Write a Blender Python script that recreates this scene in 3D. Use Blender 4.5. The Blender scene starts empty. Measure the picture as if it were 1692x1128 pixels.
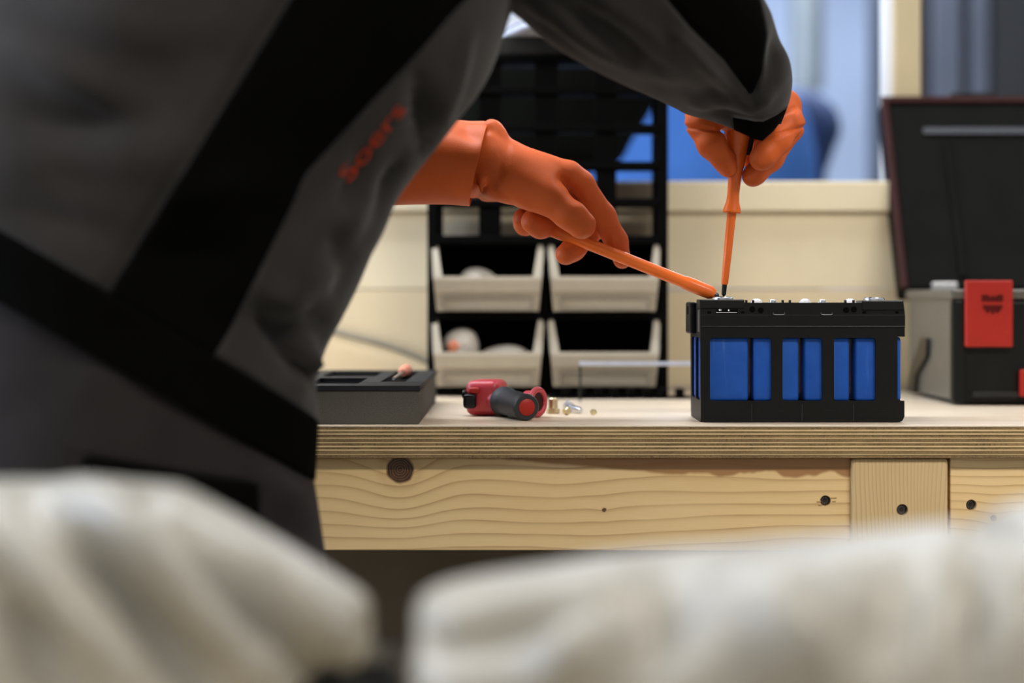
import bpy, bmesh, math, random
import numpy as np
from mathutils import Vector, Matrix
from mathutils.bvhtree import BVHTree
random.seed(7)
S = bpy.context.scene
C = S.collection

# ------------------------------------------------------------------ camera
FPX, CX, HY, D0 = 2900.0, 846.0, 495.0, 2.0      # focal length in px, vanishing point, horizon row, camera to bench edge
ZB = 0.90                                          # bench top height
ZC = ZB + 0.1434                                   # camera height
cam_d = bpy.data.cameras.new('camera'); cam = bpy.data.objects.new('camera', cam_d); C.objects.link(cam)
cam.location = (0, -D0, ZC); cam.rotation_euler = (math.pi/2, 0, 0)
cam_d.sensor_width = 36; cam_d.lens = FPX/1692*36
cam_d.shift_y = -(564-HY)/1692
cam_d.clip_start = 0.02; cam_d.clip_end = 60
cam_d.dof.use_dof = True; cam_d.dof.focus_distance = 2.06; cam_d.dof.aperture_fstop = 1.7
S.camera = cam

# ------------------------------------------------------------------ world, exposure
S.view_settings.view_transform = 'Standard'; S.view_settings.look = 'None'
S.view_settings.exposure = 0.0; S.view_settings.gamma = 1; S.view_settings.use_curve_mapping = False
w = bpy.data.worlds.new('world'); S.world = w; w.use_nodes = True
w.node_tree.nodes['Background'].inputs[0].default_value = (.55, .68, 1, 1)
w.node_tree.nodes['Background'].inputs[1].default_value = .6

CEIL = 2.9
def area(name, loc, sx, sy, power, col, rot=(0, 0, 0)):
    l = bpy.data.lights.new(name, 'AREA'); l.shape = 'RECTANGLE'; l.size = sx; l.size_y = sy; l.energy = power; l.color = col
    o = bpy.data.objects.new(name, l); o.location = loc; o.rotation_euler = rot; C.objects.link(o); return o
COOL = (.86, .92, 1)
WARM = (1, .93, .82)
LAMPS = [(-.75, .42, 1.9, .28, 50), (1.9, .45, 1.9, .28, 9), (-1.5, -1.7, 1.5, .3, 40), (1.3, -1.7, 1.5, .3, 62),
         (.6, 3.1, 2.2, .4, 95), (-2.2, .9, 1.2, .28, 30)]
for i, (x, y, sx, sy, p) in enumerate(LAMPS):
    area('lamp_light', (x, y, CEIL-.11), sx, sy, p, COOL if i not in (2, 3) else WARM)
area('added_rim_light', (-3.9, -.3, 1.75), 1.6, 1.2, 110, (.66, .78, 1), (0, -math.pi/2, 0))  # added light from an unseen side, bluish rim on the person's back

# ------------------------------------------------------------------ helpers
def P(px, py, Y):
    k = (Y+D0)/FPX
    return Vector(((px-CX)*k, Y, ZC-(py-HY)*k))
def X(px, Y): return (px-CX)*(Y+D0)/FPX
def Z(py, Y): return ZC-(py-HY)*(Y+D0)/FPX
def proj(p): 
    k = FPX/(p[1]+D0); return CX+p[0]*k, HY-(p[2]-ZC)*k

class N:                       # node-math sugar
    nt = None
    def __init__(s, sock): s.s = sock
    @staticmethod
    def m(op, a, b=None, c=None):
        n = N.nt.nodes.new('ShaderNodeMath'); n.operation = op
        for i, v in enumerate((a, b, c)):
            if v is None: continue
            if isinstance(v, N): N.nt.links.new(v.s, n.inputs[i])
            else: n.inputs[i].default_value = v
        return N(n.outputs[0])
    def __add__(s, o): return N.m('ADD', s, o)
    def __radd__(s, o): return N.m('ADD', s, o)
    def __sub__(s, o): return N.m('SUBTRACT', s, o)
    def __rsub__(s, o): return N.m('SUBTRACT', o, s)
    def __mul__(s, o): return N.m('MULTIPLY', s, o)
    def __rmul__(s, o): return N.m('MULTIPLY', s, o)
    def __truediv__(s, o): return N.m('DIVIDE', s, o)
    def f(s, op, o=None): return N.m(op, s, o)

def newmat(name):
    m = bpy.data.materials.new(name); m.use_nodes = True
    nt = m.node_tree; b = nt.nodes['Principled BSDF']; N.nt = nt
    return m, nt, b
def coords(nt, kind='Object'):
    t = nt.nodes.new('ShaderNodeTexCoord'); s = nt.nodes.new('ShaderNodeSeparateXYZ')
    nt.links.new(t.outputs[kind], s.inputs[0]); return t.outputs[kind], N(s.outputs[0]), N(s.outputs[1]), N(s.outputs[2])
def noise(nt, vec, scale, detail=3, rough=.55, stretch=None):
    if stretch:
        mp = nt.nodes.new('ShaderNodeMapping'); mp.inputs['Scale'].default_value = stretch
        nt.links.new(vec, mp.inputs[0]); vec = mp.outputs[0]
    n = nt.nodes.new('ShaderNodeTexNoise'); n.inputs['Scale'].default_value = scale
    n.inputs['Detail'].default_value = detail; n.inputs['Roughness'].default_value = rough
    nt.links.new(vec, n.inputs['Vector']); return N(n.outputs['Fac'])
def ramp(nt, fac, stops):
    r = nt.nodes.new('ShaderNodeValToRGB'); e = r.color_ramp.elements
    while len(e) < len(stops): e.new(.5)
    for i, (p, c) in enumerate(stops): e[i].position = p; e[i].color = (*c, 1)
    nt.links.new(fac.s, r.inputs[0]); return r.outputs[0]
def mixc(nt, fac, a, b):
    n = nt.nodes.new('ShaderNodeMix'); n.data_type = 'RGBA'
    nt.links.new(fac.s, n.inputs[0])
    for v, i in ((a, 6), (b, 7)):
        if isinstance(v, tuple): n.inputs[i].default_value = (*v, 1)
        else: nt.links.new(v, n.inputs[i])
    return n.outputs[2]
def bump(nt, b, h, strength=.3, dist=.001):
    n = nt.nodes.new('ShaderNodeBump'); n.inputs['Strength'].default_value = strength; n.inputs['Distance'].default_value = dist
    nt.links.new(h.s, n.inputs['Height']); nt.links.new(n.outputs[0], b.inputs['Normal'])
def mat(name, col, rough=.6, metal=0, var=.12, scale=30, bs=0, bscale=400, spec=.5, sheen=0, emit=None, bdist=.001, coat=0):
    m, nt, b = newmat(name)
    v, x, y, z = coords(nt)
    n = noise(nt, v, scale, 4)
    lo = tuple(c*(1-var) for c in col); hi = tuple(min(1, c*(1+var)) for c in col)
    nt.links.new(ramp(nt, n, [(.3, lo), (.7, hi)]), b.inputs['Base Color'])
    b.inputs['Roughness'].default_value = rough; b.inputs['Metallic'].default_value = metal
    b.inputs['Specular IOR Level'].default_value = spec
    if sheen: b.inputs['Sheen Weight'].default_value = sheen; b.inputs['Sheen Roughness'].default_value = .5
    if coat: b.inputs['Coat Weight'].default_value = coat
    if emit: b.inputs['Emission Color'].default_value = (*emit[0], 1); b.inputs['Emission Strength'].default_value = emit[1]
    if bs: bump(nt, b, noise(nt, v, bscale, 3), bs, bdist)
    return m

M = {}
M['jacket'] = mat('grey_twill', (.0175, .0155, .0150), .85, 0, .18, 14, .25, 900, .10, .12)
M['jacket_black'] = mat('black_twill', (.0013, .0013, .0011), .9, 0, .2, 14, .25, 900, .025, .0)
M['trouser'] = mat('grey_trouser_twill', (.0155, .0134, .0137), .88, 0, .18, 14, .25, 900, .06, .05)
M['lining'] = mat('black_lining', (.012, .012, .013), .8)
M['logo'] = mat('orange_print', (.30, .028, .006), .8, 0, .1, 30, 0, 400, .1)
M['glove'] = mat('orange_rubber', (.60, .108, .021), .50, 0, .06, 18, .35, 700, .22, 0, None, .0006)
M['tool_orange'] = mat('orange_insulation', (.74, .135, .015), .33, 0, .05, 40, 0, 400, .35)
M['skin'] = mat('skin', (.45, .26, .19), .55); M['hair'] = mat('brown_hair', (.05, .03, .02), .7, 0, .4, 120)
M['boot'] = mat('boot_leather', (.02, .018, .016), .5); M['eye'] = mat('eye_white', (.7, .7, .7), .2)
M['black_plastic'] = mat('black_plastic', (.0055, .0055, .005), .45, 0, .15, 60, .12, 900, .16)
M['black_gloss'] = mat('black_gloss_plastic', (.005, .005, .005), .28, 0, .1, 30, 0, 400, .22)
M['rack'] = mat('black_rack_metal', (.0018, .0018, .0018), .7, 0, .2, 40, 0, 400, .04)
M['dark_grey'] = mat('dark_grey_plastic', (.018, .018, .016), .5, 0, .15, 30, 0, 400, .2)
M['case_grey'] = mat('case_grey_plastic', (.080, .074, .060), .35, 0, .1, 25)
M['lid_grey'] = mat('case_lid_charcoal', (.005, .005, .0042), .6, 0, .2, 20, 0, 400, .06)
M['red'] = mat('red_plastic', (.33, .016, .009), .42, 0, .06, 40, 0, 400, .25)
M['dark_red'] = mat('dark_red_relief', (.075, .005, .004), .6, 0, .1, 30, 0, 400, .1)
M['rim_red'] = mat('dark_red_rim', (.028, .0025, .002), .5, 0, .1, 30, 0, 400, .2)
M['tool_red'] = mat('tool_red_casting', (.44, .035, .045), .38, 0, .1, 60)
M['rubber'] = mat('grip_rubber', (.018, .0185, .021), .5, 0, .15, 90, .2, 900, .35)
M['steel'] = mat('steel', (.62, .63, .66), .25, 1, .08, 60)
M['brass'] = mat('zinc_yellow_steel', (.66, .55, .33), .3, 1, .1, 60)
M['white_plastic'] = mat('white_plastic', (.75, .75, .78), .35)
M['bin'] = mat('bin_plastic', (.36, .32, .245), .42, 0, .05, 14)
M['bag'] = mat('clear_bag_plastic', (.62, .58, .52), .35, 0, .15, 30, .5, 60, .5, 0, None, .004)
M['paper'] = mat('paper_edges', (.50, .53, .62), .6, 0, .25, 200)
M['paper_tan'] = mat('paper_tan_edges', (.42, .36, .28), .6, 0, .25, 200)
M['cream'] = mat('cream_board', (.68, .57, .38), .55, 0, .05, 5, 0, 400, .3)
M['cream_pale'] = mat('cream_board_pale', (.74, .65, .46), .55, 0, .05, 5, 0, 400, .3)
M['post'] = mat('cream_post', (.47, .385, .235), .6, 0, .06, 6, 0, 400, .3)
M['white_paint'] = mat('white_paint', (.70, .72, .76), .6, 0, .04, 6)
M['farwall'] = mat('far_wall_paint', (.50, .60, .80), .8, 0, .05, 2)
M['sidewall'] = mat('wall_paint', (.62, .60, .56), .85, 0, .05, 2)
M['ceiling'] = mat('ceiling_paint', (.72, .73, .75), .9, 0, .03, 2)
M['floor'] = mat('grey_floor', (.20, .19, .18), .5, 0, .15, 6)
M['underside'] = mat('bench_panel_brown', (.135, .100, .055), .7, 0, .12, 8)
M['foam_top'] = mat('black_foam_top', (.010, .0105, .012), .6, 0, .2, 60, .3, 700, .3)
M['blue_sack'] = mat('blue_fabric', (.05, .15, .46), .85, 0, .12, 5, 0, 400, .2)
M['navy'] = mat('navy_fabric', (.012, .035, .12), .8, 0, .12, 5)
M['dark_cover'] = mat('dark_cover', (.0035, .004, .003), .9, 0, .3, 9, 0, 400, .05)
M['locker'] = mat('dark_cabinet', (.012, .014, .019), .5, 0, .2, 3)
M['locker_door'] = mat('slate_cabinet_door', (.085, .10, .14), .45, 0, .15, 3)
M['pipe'] = mat('grey_duct', (.23, .27, .30), .5)
M['cable'] = mat('grey_cable', (.20, .18, .14), .6)
M['strap_blue'] = mat('lid_strap_grey', (.035, .040, .050), .5)
M['strap'] = mat('glossy_strap', (.016, .015, .012), .28, 0, .1, 30, 0, 400, .4)
M['bin_edge'] = mat('bin_edge', (.24, .21, .16), .5)
M['paper_grey'] = mat('paper_grey_edges', (.35, .37, .40), .6, 0, .3, 200)
M['steel_blue'] = mat('bright_steel', (.60, .65, .78), .35, .6, .08, 60)
M['rim_hole'] = mat('bored_hole', (.02, .013, .008), .8); M['steel_dark'] = mat('dark_screw_steel', (.10, .10, .11), .35, .8)
M['diffuser'] = mat('lamp_diffuser', (.8, .8, .8), .5, 0, 0, 10, 0, 400, .5, 0, ((.88, .94, 1), 4))
M['lampbody'] = mat('lamp_body', (.7, .7, .72), .5)
M['rim_glow'] = mat('added_window_glow', (.5, .6, .7), .1, 0, 0, 3, 0, 400, .5, 0, ((.7, .82, 1), 2.5))  # glow for the added, unseen left-wall window
M['tape'] = mat('orange_inside', (.8, .28, .16), .5)

def foam_mat():
    m, nt, b = newmat('grey_foam'); v, x, y, z = coords(nt)
    n = noise(nt, v, 900, 3, .7)
    nt.links.new(ramp(nt, n, [(.3, (.045, .039, .030)), (.7, (.115, .102, .080))]), b.inputs['Base Color'])
    b.inputs['Roughness'].default_value = .95; bump(nt, b, n, .8, .001); return m
M['foam'] = foam_mat()
def cell_mat():
    m, nt, b = newmat('blue_cell_wrap'); v, x, y, z = coords(nt)
    n = noise(nt, v, 60, 5, .6); s = noise(nt, v, 90, 2, .5, (1, 1, .15))
    base = ramp(nt, n, [(.3, (.007, .068, .35)), (.75, (.012, .088, .41))])
    sm = (s-.62).f('MAXIMUM', 0.)*2.0
    nt.links.new(mixc(nt, sm, base, (.12, .22, .50)), b.inputs['Base Color'])
    b.inputs['Roughness'].default_value = .40; b.inputs['Specular IOR Level'].default_value = .25; return m
M['cell'] = cell_mat()

def pine(name, knots=(), axis='x', stain=None, freq=95., seed=0., base=((.73, .50, .22), (.85, .625, .33)), line=(.36, .165, .045)):
    """pine board: growth lines along the axis, pushed aside by knots"""
    m, nt, b = newmat(name); v, x, y, z = coords(nt)
    a, c = (x, z) if axis == 'x' else (z, x)
    q = c + noise(nt, v, 1.0, 2, .5, (2.2, 2.2, 6) if axis == 'x' else (6, 2.2, 2.2))*.05 + seed
    q = q + noise(nt, v, 1.0, 2, .5, (9, 9, 30) if axis == 'x' else (30, 9, 9))*.006
    for (kx, kz, r, amp, wd, sgn) in knots:
        dx = (x-kx)/wd; g = (dx*dx*-1.).f('EXPONENT')
        dz = (z-kz); fall = ((dz*dz*-1.)/(wd*wd*2.2)).f('EXPONENT')
        q = q + g*fall*amp*sgn
    ph = (q*freq).f('FRACT')                       # 0..1 across a ring
    late = ph.f('POWER', 5.0)
    fine = noise(nt, v, 1, 4, .65, (30, 200, 1400) if axis == 'x' else (1400, 200, 30))
    broad = noise(nt, v, 1, 3, .5, (3, 3, 14) if axis == 'x' else (14, 3, 3))
    col = ramp(nt, broad*.6+fine*.4, [(.3, base[0]), (.7, base[1])])
    col = mixc(nt, late*(noise(nt, v, 9, 2)*.9+.15), col, line)
    for (kx, kz, r, amp, wd, sgn) in knots:
        dx = x-kx; dz = z-kz
        d = (dx*dx+dz*dz).f('SQRT')+(noise(nt, v, 90, 2)-.5)*.004
        halo = N.m('MINIMUM', N.m('MAXIMUM', (d*-1.+r*1.9)/(r*.9), 0.), 1.)
        ringh = ((d*(10.0/r)).f('SINE')*.5+.5)*.35
        col = mixc(nt, halo*.30*(ringh+.5), col, (.36, .19, .07))
        core = N.m('MINIMUM', N.m('MAXIMUM', (d*-1.+r)/(r*.14), 0.), 1.)
        rk = ((d*(38.0/r)).f('SINE')*.5+.5)
        kc = ramp(nt, rk*.45+noise(nt, v, 70, 3)*.55, [(.3, (.025, .012, .006)), (.75, (.17, .075, .028))])
        col = mixc(nt, core, col, kc)
    if stain:                                      # reddish heartwood edge along the top of the board
        e = (z-stain[0])*stain[3]+(noise(nt, v, 1, 2, .5, (26, 1, 1))-.5)*1.7*((x-stain[1])*stain[2]).f('MINIMUM', 1.2)+((x-stain[1])*stain[2]).f('MINIMUM', .6)
        e = N.m('MINIMUM', N.m('MAXIMUM', e*5., 0.), 1.)
        col = mixc(nt, e*.85, col, (.30, .125, .035))
    nt.links.new(col, b.inputs['Base Color'])
    b.inputs['Roughness'].default_value = .5; bump(nt, b, fine*.5+late*.5, .12, .0006)
    return m
def ply_mat(name, lo, hi, speck):
    m, nt, b = newmat(name); v, x, y, z = coords(nt)
    n = noise(nt, v, 1, 3, .6, (25, 60, 300)); s = noise(nt, v, 1, 2, .7, (700, 700, 1400)); k = noise(nt, v, 14, 2)
    col = ramp(nt, n, [(.3, lo), (.7, hi)])
    msk = N.m('MINIMUM', N.m('MAXIMUM', (s-(.60-speck*.1)-(k-.5)*.25)*9., 0.), 1.)
    nt.links.new(mixc(nt, msk*speck, col, tuple(c*.16 for c in lo)), b.inputs['Base Color'])
    b.inputs['Roughness'].default_value = .65; bump(nt, b, s, .4, .0008); return m
M['ply_light'] = ply_mat('ply_light', (.66, .47, .215), (.80, .60, .32), .25)
M['ply_dark'] = ply_mat('ply_end_grain', (.19, .115, .045), (.31, .195, .08), .9)
def veneer():
    m, nt, b = newmat('worktop_veneer'); v, x, y, z = coords(nt)
    n = noise(nt, v, 1, 4, .6, (3, 40, 3)); g = noise(nt, v, 4, 3)
    nt.links.new(ramp(nt, n*.6+g*.4, [(.3, (.60, .47, .33)), (.7, (.74, .62, .47))]), b.inputs['Base Color'])
    b.inputs['Roughness'].default_value = .36; return m
M['veneer'] = veneer()

def obj(name, me, m, parent=None, smooth=False):
    o = bpy.data.objects.new(name, me); C.objects.link(o)
    for mm in (m if isinstance(m, (list, tuple)) else [m]): me.materials.append(M[mm] if isinstance(mm, str) else mm)
    if smooth: me.shade_smooth()
    if parent: setp(o, parent)
    return o
def base_loc(o):
    v = Vector(o.location)
    return v if o.parent is None else v
def setp(o, parent):
    o.parent = parent
    r = parent
    while r.parent: r = r.parent
    if parent.parent is None: o.matrix_parent_inverse = Matrix.Translation(-Vector(parent.location))
def thing(name, label, cat, loc=(0, 0, 0), group=None):
    o = bpy.data.objects.new(name, None); C.objects.link(o); o.location = loc; o.empty_display_size = .05
    return tag(o, label, cat, group)
def tag(o, label, cat, group=None, kind=None):
    o['label'] = label
    if cat: o['category'] = cat
    if group: o['group'] = group
    if kind: o['kind'] = kind
    return o
def struct(o, label=None):
    o['kind'] = 'structure'
    if label: o['label'] = label
    return o
def mesh(verts, faces):
    me = bpy.data.meshes.new('m'); me.from_pydata([tuple(v) for v in verts], [], [tuple(f) for f in faces]); me.validate(); me.update(); return me
def bm_mesh(bm):
    me = bpy.data.meshes.new('m'); bmesh.ops.recalc_face_normals(bm, faces=bm.faces); bm.to_mesh(me); bm.free(); return me
def bm_box(bm, x0, x1, y0, y1, z0, z1, bev=0, seg=2):
    r = bmesh.ops.create_cube(bm, size=1)
    for v in r['verts']:
        v.co = Vector((x0+(v.co.x+.5)*(x1-x0), y0+(v.co.y+.5)*(y1-y0), z0+(v.co.z+.5)*(z1-z0)))
    if bev:
        es = list({e for v in r['verts'] for e in v.link_edges})
        bmesh.ops.bevel(bm, geom=es, offset=bev, segments=seg, affect='EDGES', profile=.5)
def box(name, x0, x1, y0, y1, z0, z1, m, parent=None, bev=.0008, seg=2, smooth=False):
    bm = bmesh.new(); bm_box(bm, min(x0, x1), max(x0, x1), min(y0, y1), max(y0, y1), min(z0, z1), max(z0, z1), bev, seg)
    return obj(name, bm_mesh(bm), m, parent, smooth)
def boxes(name, lst, m, parent=None, bev=.0008):
    bm = bmesh.new()
    for (x0, x1, y0, y1, z0, z1) in lst: bm_box(bm, min(x0, x1), max(x0, x1), min(y0, y1), max(y0, y1), min(z0, z1), max(z0, z1), bev)
    return obj(name, bm_mesh(bm), m, parent)
def frame_of(d):
    d = Vector(d).normalized(); u = d.orthogonal().normalized()
    return d, u, d.cross(u)
def lathe_mesh(a, b, prof, n=32, caps=True):
    """surface of revolution along a->b; prof = [(t, r)] with t in 0..1"""
    a, b = Vector(a), Vector(b); d, u, w_ = frame_of(b-a); L = (b-a).length
    vs, fs = [], []
    for (t, r) in prof:
        for k in range(n):
            an = 2*math.pi*k/n; vs.append(a+d*(t*L)+(u*math.cos(an)+w_*math.sin(an))*r)
    for i in range(len(prof)-1):
        for k in range(n):
            fs.append((i*n+k, i*n+(k+1) % n, (i+1)*n+(k+1) % n, (i+1)*n+k))
    if caps:
        fs.append(tuple(range(n))[::-1]); fs.append(tuple((len(prof)-1)*n+k for k in range(n)))
    return mesh(vs, fs)
def autosmooth(o, ang=40):
    me = o.data; me.shade_smooth()
    bm = bmesh.new(); bm.from_mesh(me)
    for e in bm.edges:
        if len(e.link_faces) == 2 and e.calc_face_angle(0) > math.radians(ang): e.smooth = False
    bm.to_mesh(me); bm.free(); return o
def lathe(name, a, b, prof, m, parent=None, n=32):
    return autosmooth(obj(name, lathe_mesh(a, b, prof, n), m, parent))
def tube_mesh(pts, r, n=10, sub=6):
    pts = [Vector(p) for p in pts]
    q = catmull(np.array([list(p) for p in pts]), sub) if sub > 1 else np.array([list(p) for p in pts])
    vs, fs = [], []; u = None
    for i in range(len(q)):
        d = Vector(q[min(i+1, len(q)-1)]-q[max(i-1, 0)]).normalized()
        u = d.orthogonal().normalized() if u is None else (u-d*u.dot(d)).normalized()
        w_ = d.cross(u)
        for k in range(n):
            a = 2*math.pi*k/n; vs.append(Vector(q[i])+(u*math.cos(a)+w_*math.sin(a))*r)
    for i in range(len(q)-1):
        for k in range(n): fs.append((i*n+k, i*n+(k+1) % n, (i+1)*n+(k+1) % n, (i+1)*n+k))
    fs.append(tuple(range(n))[::-1]); fs.append(tuple((len(q)-1)*n+k for k in range(n)))
    return mesh(vs, fs)
def catmull(A, sub):
    A = np.asarray(A, float); n = len(A); out = []
    for i in range(n-1):
        p0, p1, p2, p3 = A[max(i-1, 0)], A[i], A[i+1], A[min(i+2, n-1)]
        for j in range(sub):
            t = j/sub; out.append(.5*(2*p1+(p2-p0)*t+(2*p0-5*p1+4*p2-p3)*t*t+(3*p1-p0-3*p2+p3)*t**3))
    out.append(A[-1]); return np.array(out)
def plate(name, outer, holes, y0, y1, m, parent=None, bev=.0):
    """flat plate in XZ with holes; outer and holes are lists of (x,z)"""
    cu = bpy.data.curves.new('c', 'CURVE'); cu.dimensions = '2D'; cu.fill_mode = 'BOTH'; cu.extrude = abs(y1-y0)/2
    for poly in [outer]+list(holes):
        sp = cu.splines.new('POLY'); sp.points.add(len(poly)-1); sp.use_cyclic_u = True
        for i, (a, b) in enumerate(poly): sp.points[i].co = (a, b, 0, 1)
    t = bpy.data.objects.new('t', cu); C.objects.link(t)
    dg = bpy.context.evaluated_depsgraph_get(); me = bpy.data.meshes.new_from_object(t.evaluated_get(dg))
    bpy.data.objects.remove(t); bpy.data.curves.remove(cu)
    me.transform(Matrix.Translation((0, (y0+y1)/2, 0)) @ Matrix.Rotation(math.pi/2, 4, 'X'))
    me.materials.clear()
    return obj(name, me, m, parent)
def rrect(x0, x1, z0, z1, r, n=5):
    x0, x1 = min(x0, x1), max(x0, x1); z0, z1 = min(z0, z1), max(z0, z1); out = []
    for cx, cz, a0 in ((x1-r, z1-r, 0), (x0+r, z1-r, 90), (x0+r, z0+r, 180), (x1-r, z0+r, 270)):
        for k in range(n+1):
            a = math.radians(a0+90*k/n); out.append((cx+r*math.cos(a), cz+r*math.sin(a)))
    return out

# lofted cloth: rings given by their silhouette ends (pixel pairs at a depth) or by world vectors
def ring(L, R, Y, b, up=0., e=1.0):
    l, r = P(*L, Y), P(*R, Y); c = (l+r)/2; a = (r-l)/2
    return [*c, *a, 0, b, -up, e]
def wring(c, a, b, e=1.0): return [*c, *a, *b, e]
def loft_grid(rings, sub, cols, seams=None, hoff=0.0):
    """cols: number of columns on the near half for each span between seams; seams(px,py)->sign functions"""
    Rg = catmull(np.array(rings), sub); G = []
    for rg in Rg:
        c, a, b, e = rg[:3], rg[3:6], rg[6:9], rg[9]
        def pt(t, c=c, a=a, b=b, e=e):
            ct, st = math.cos(t), math.sin(t)
            return c + a*math.copysign(abs(ct)**e, ct) + b*math.copysign(abs(st)**e, st)
        cuts = [0.]
        for sf in (seams or []):
            ss = np.linspace(.02, .98, 97); prev = None; hit = None
            for s in ss:
                v = sf(*proj(pt(math.pi+math.pi*s)))
                if prev is not None and prev[1] < 0 <= v: hit = prev[0]+(s-prev[0])*(-prev[1])/(v-prev[1]+1e-9); break
                prev = (s, v)
            cuts.append(hit)
        cuts.append(1.)
        G.append((pt, cuts))
    ns = len(seams or [])
    for j in range(1, ns+1):                          # fill rings where a seam was not met
        known = [(i, g[1][j]) for i, g in enumerate(G) if g[1][j] is not None]
        for i, g in enumerate(G):
            if g[1][j] is None:
                g[1][j] = min(known, key=lambda kv: abs(kv[0]-i))[1] if known else j/(ns+1)
    rows = []
    for pt, cuts in G:
        for j in range(1, len(cuts)): cuts[j] = max(cuts[j], cuts[j-1]+.002)
        ts = []
        for j in range(len(cuts)-1):
            for k in range(cols[j]): ts.append(math.pi+math.pi*(cuts[j]+(cuts[j+1]-cuts[j])*k/cols[j]))
        for k in range(24): ts.append(2*math.pi+math.pi*k/24)
        rows.append([pt(t) for t in ts])
    return np.array(rows)                              # (nv, nu, 3)
def wrinkle(G, folds, nz=None, amp=.0):
    """push the cloth in or out along lines (px,py)-(px,py), amp mm, width px"""
    nv, nu, _ = G.shape
    du = np.roll(G, -1, 1)-np.roll(G, 1, 1); dv = np.gradient(G, axis=0)
    n = np.cross(du, dv); n /= np.linalg.norm(n, axis=2, keepdims=True)+1e-9
    cen = G.mean(axis=1, keepdims=True); flip = np.sign(((G-cen)*n).sum(2, keepdims=True).mean()); n *= flip
    k = FPX/(G[..., 1]+D0); px = CX+G[..., 0]*k; py = HY-(G[..., 2]-ZC)*k
    near = np.clip(-n[..., 1]*2+.3, 0, 1); disp = np.zeros((nv, nu))
    for (x0, y0, x1, y1, a, wd) in folds:
        dx, dy = x1-x0, y1-y0; L2 = dx*dx+dy*dy
        t = np.clip(((px-x0)*dx+(py-y0)*dy)/L2, 0, 1)
        d = np.hypot(px-(x0+t*dx), py-(y0+t*dy)); disp += a*.001*np.exp(-(d/wd)**2)*(.35+.65*np.sin(np.pi*np.clip(t, .08, .92)))
    return G + n*(disp*near)[..., None]
def grid_mesh(G, fmask=None, cap=False, thick=0):
    nv, nu, _ = G.shape; fs = []
    for i in range(nv-1):
        for j in range(nu):
            if fmask is None or fmask(i, j): fs.append((i*nu+j, i*nu+(j+1) % nu, (i+1)*nu+(j+1) % nu, (i+1)*nu+j))
    if cap: fs.append(tuple(range(nu))[::-1]); fs.append(tuple((nv-1)*nu+j for j in range(nu)))
    used = sorted({v for f in fs for v in f}); mp = {v: i for i, v in enumerate(used)}
    V = G.reshape(-1, 3)
    return mesh([V[v] for v in used], [[mp[v] for v in f] for f in fs])
def solidify(o, t, off=-1):
    s = o.modifiers.new('thickness', 'SOLIDIFY'); s.thickness = t; s.offset = off; return o
def fix_normals(o):
    bm = bmesh.new(); bm.from_mesh(o.data); bmesh.ops.recalc_face_normals(bm, faces=bm.faces); bm.to_mesh(o.data); bm.free(); return o

# signed-distance bodies, meshed with surface nets
def seg_d(Pn, a, b, r1, r2):
    a, b = np.array(a), np.array(b); d = b-a
    t = np.clip(((Pn-a) @ d)/max(d @ d, 1e-12), 0, 1)
    return np.linalg.norm(Pn-(a+t[..., None]*d), axis=-1)-(r1+(r2-r1)*t)
def smin(a, b, k):
    h = np.clip(.5+.5*(b-a)/k, 0, 1); return b*(1-h)+a*h-k*h*(1-h)
def surf_net(f, lo, hi, h):
    lo, hi = np.array(lo), np.array(hi); n = np.ceil((hi-lo)/h).astype(int)+1
    ax = [lo[i]+h*np.arange(n[i]) for i in range(3)]
    Pn = np.stack(np.meshgrid(*ax, indexing='ij'), -1); val = f(Pn); ins = val < 0
    acc = np.zeros((*(n-1), 3)); cnt = np.zeros(tuple(n-1))
    offs = [(i, j, k) for i in (0, 1) for j in (0, 1) for k in (0, 1)]
    def sl(o): return tuple(slice(o[i], n[i]-1+o[i]) for i in range(3))
    for o1 in offs:
        for a in range(3):
            if o1[a]: continue
            o2 = list(o1); o2[a] = 1; v1, v2 = val[sl(o1)], val[sl(o2)]
            c = (v1 < 0) != (v2 < 0); t = np.where(c, v1/np.where(c, v1-v2, 1), 0)
            p = np.zeros((*(n-1), 3)) + np.array(o1); p[..., a] = t
            acc += p*c[..., None]; cnt += c
    act = cnt > 0; idx = -np.ones(tuple(n-1), int); idx[act] = np.arange(act.sum())
    cells = np.argwhere(act); V = lo+h*(cells+acc[act]/cnt[act][:, None]); F = []
    for a in range(3):
        b, c = (a+1) % 3, (a+2) % 3
        s1 = [slice(None)]*3; s2 = [slice(None)]*3; s1[a] = slice(0, n[a]-1); s2[a] = slice(1, n[a])
        ch = ins[tuple(s1)] != ins[tuple(s2)]; E = np.argwhere(ch)
        E = E[(E[:, b] > 0) & (E[:, c] > 0) & (E[:, b] < n[b]-1) & (E[:, c] < n[c]-1)]
        st = ins[tuple(E.T)]
        def id_(db, dc):
            q = E.copy(); q[:, b] += db; q[:, c] += dc; return idx[tuple(q.T)]
        q = np.stack([id_(-1, -1), id_(0, -1), id_(0, 0), id_(-1, 0)], 1)
        q[~st] = q[~st][:, ::-1]; F.append(q)
    F = np.concatenate(F); F = F[(F >= 0).all(1)]
    for it in range(2):                                # light smoothing
        s = np.zeros_like(V); k = np.zeros(len(V))
        for i in range(4):
            for j in ((i+1) % 4, (i-1) % 4): np.add.at(s, F[:, i], V[F[:, j]]); np.add.at(k, F[:, i], 1)
        V = V*.5+.5*s/np.maximum(k, 1)[:, None]
    return mesh(V, F)
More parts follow.
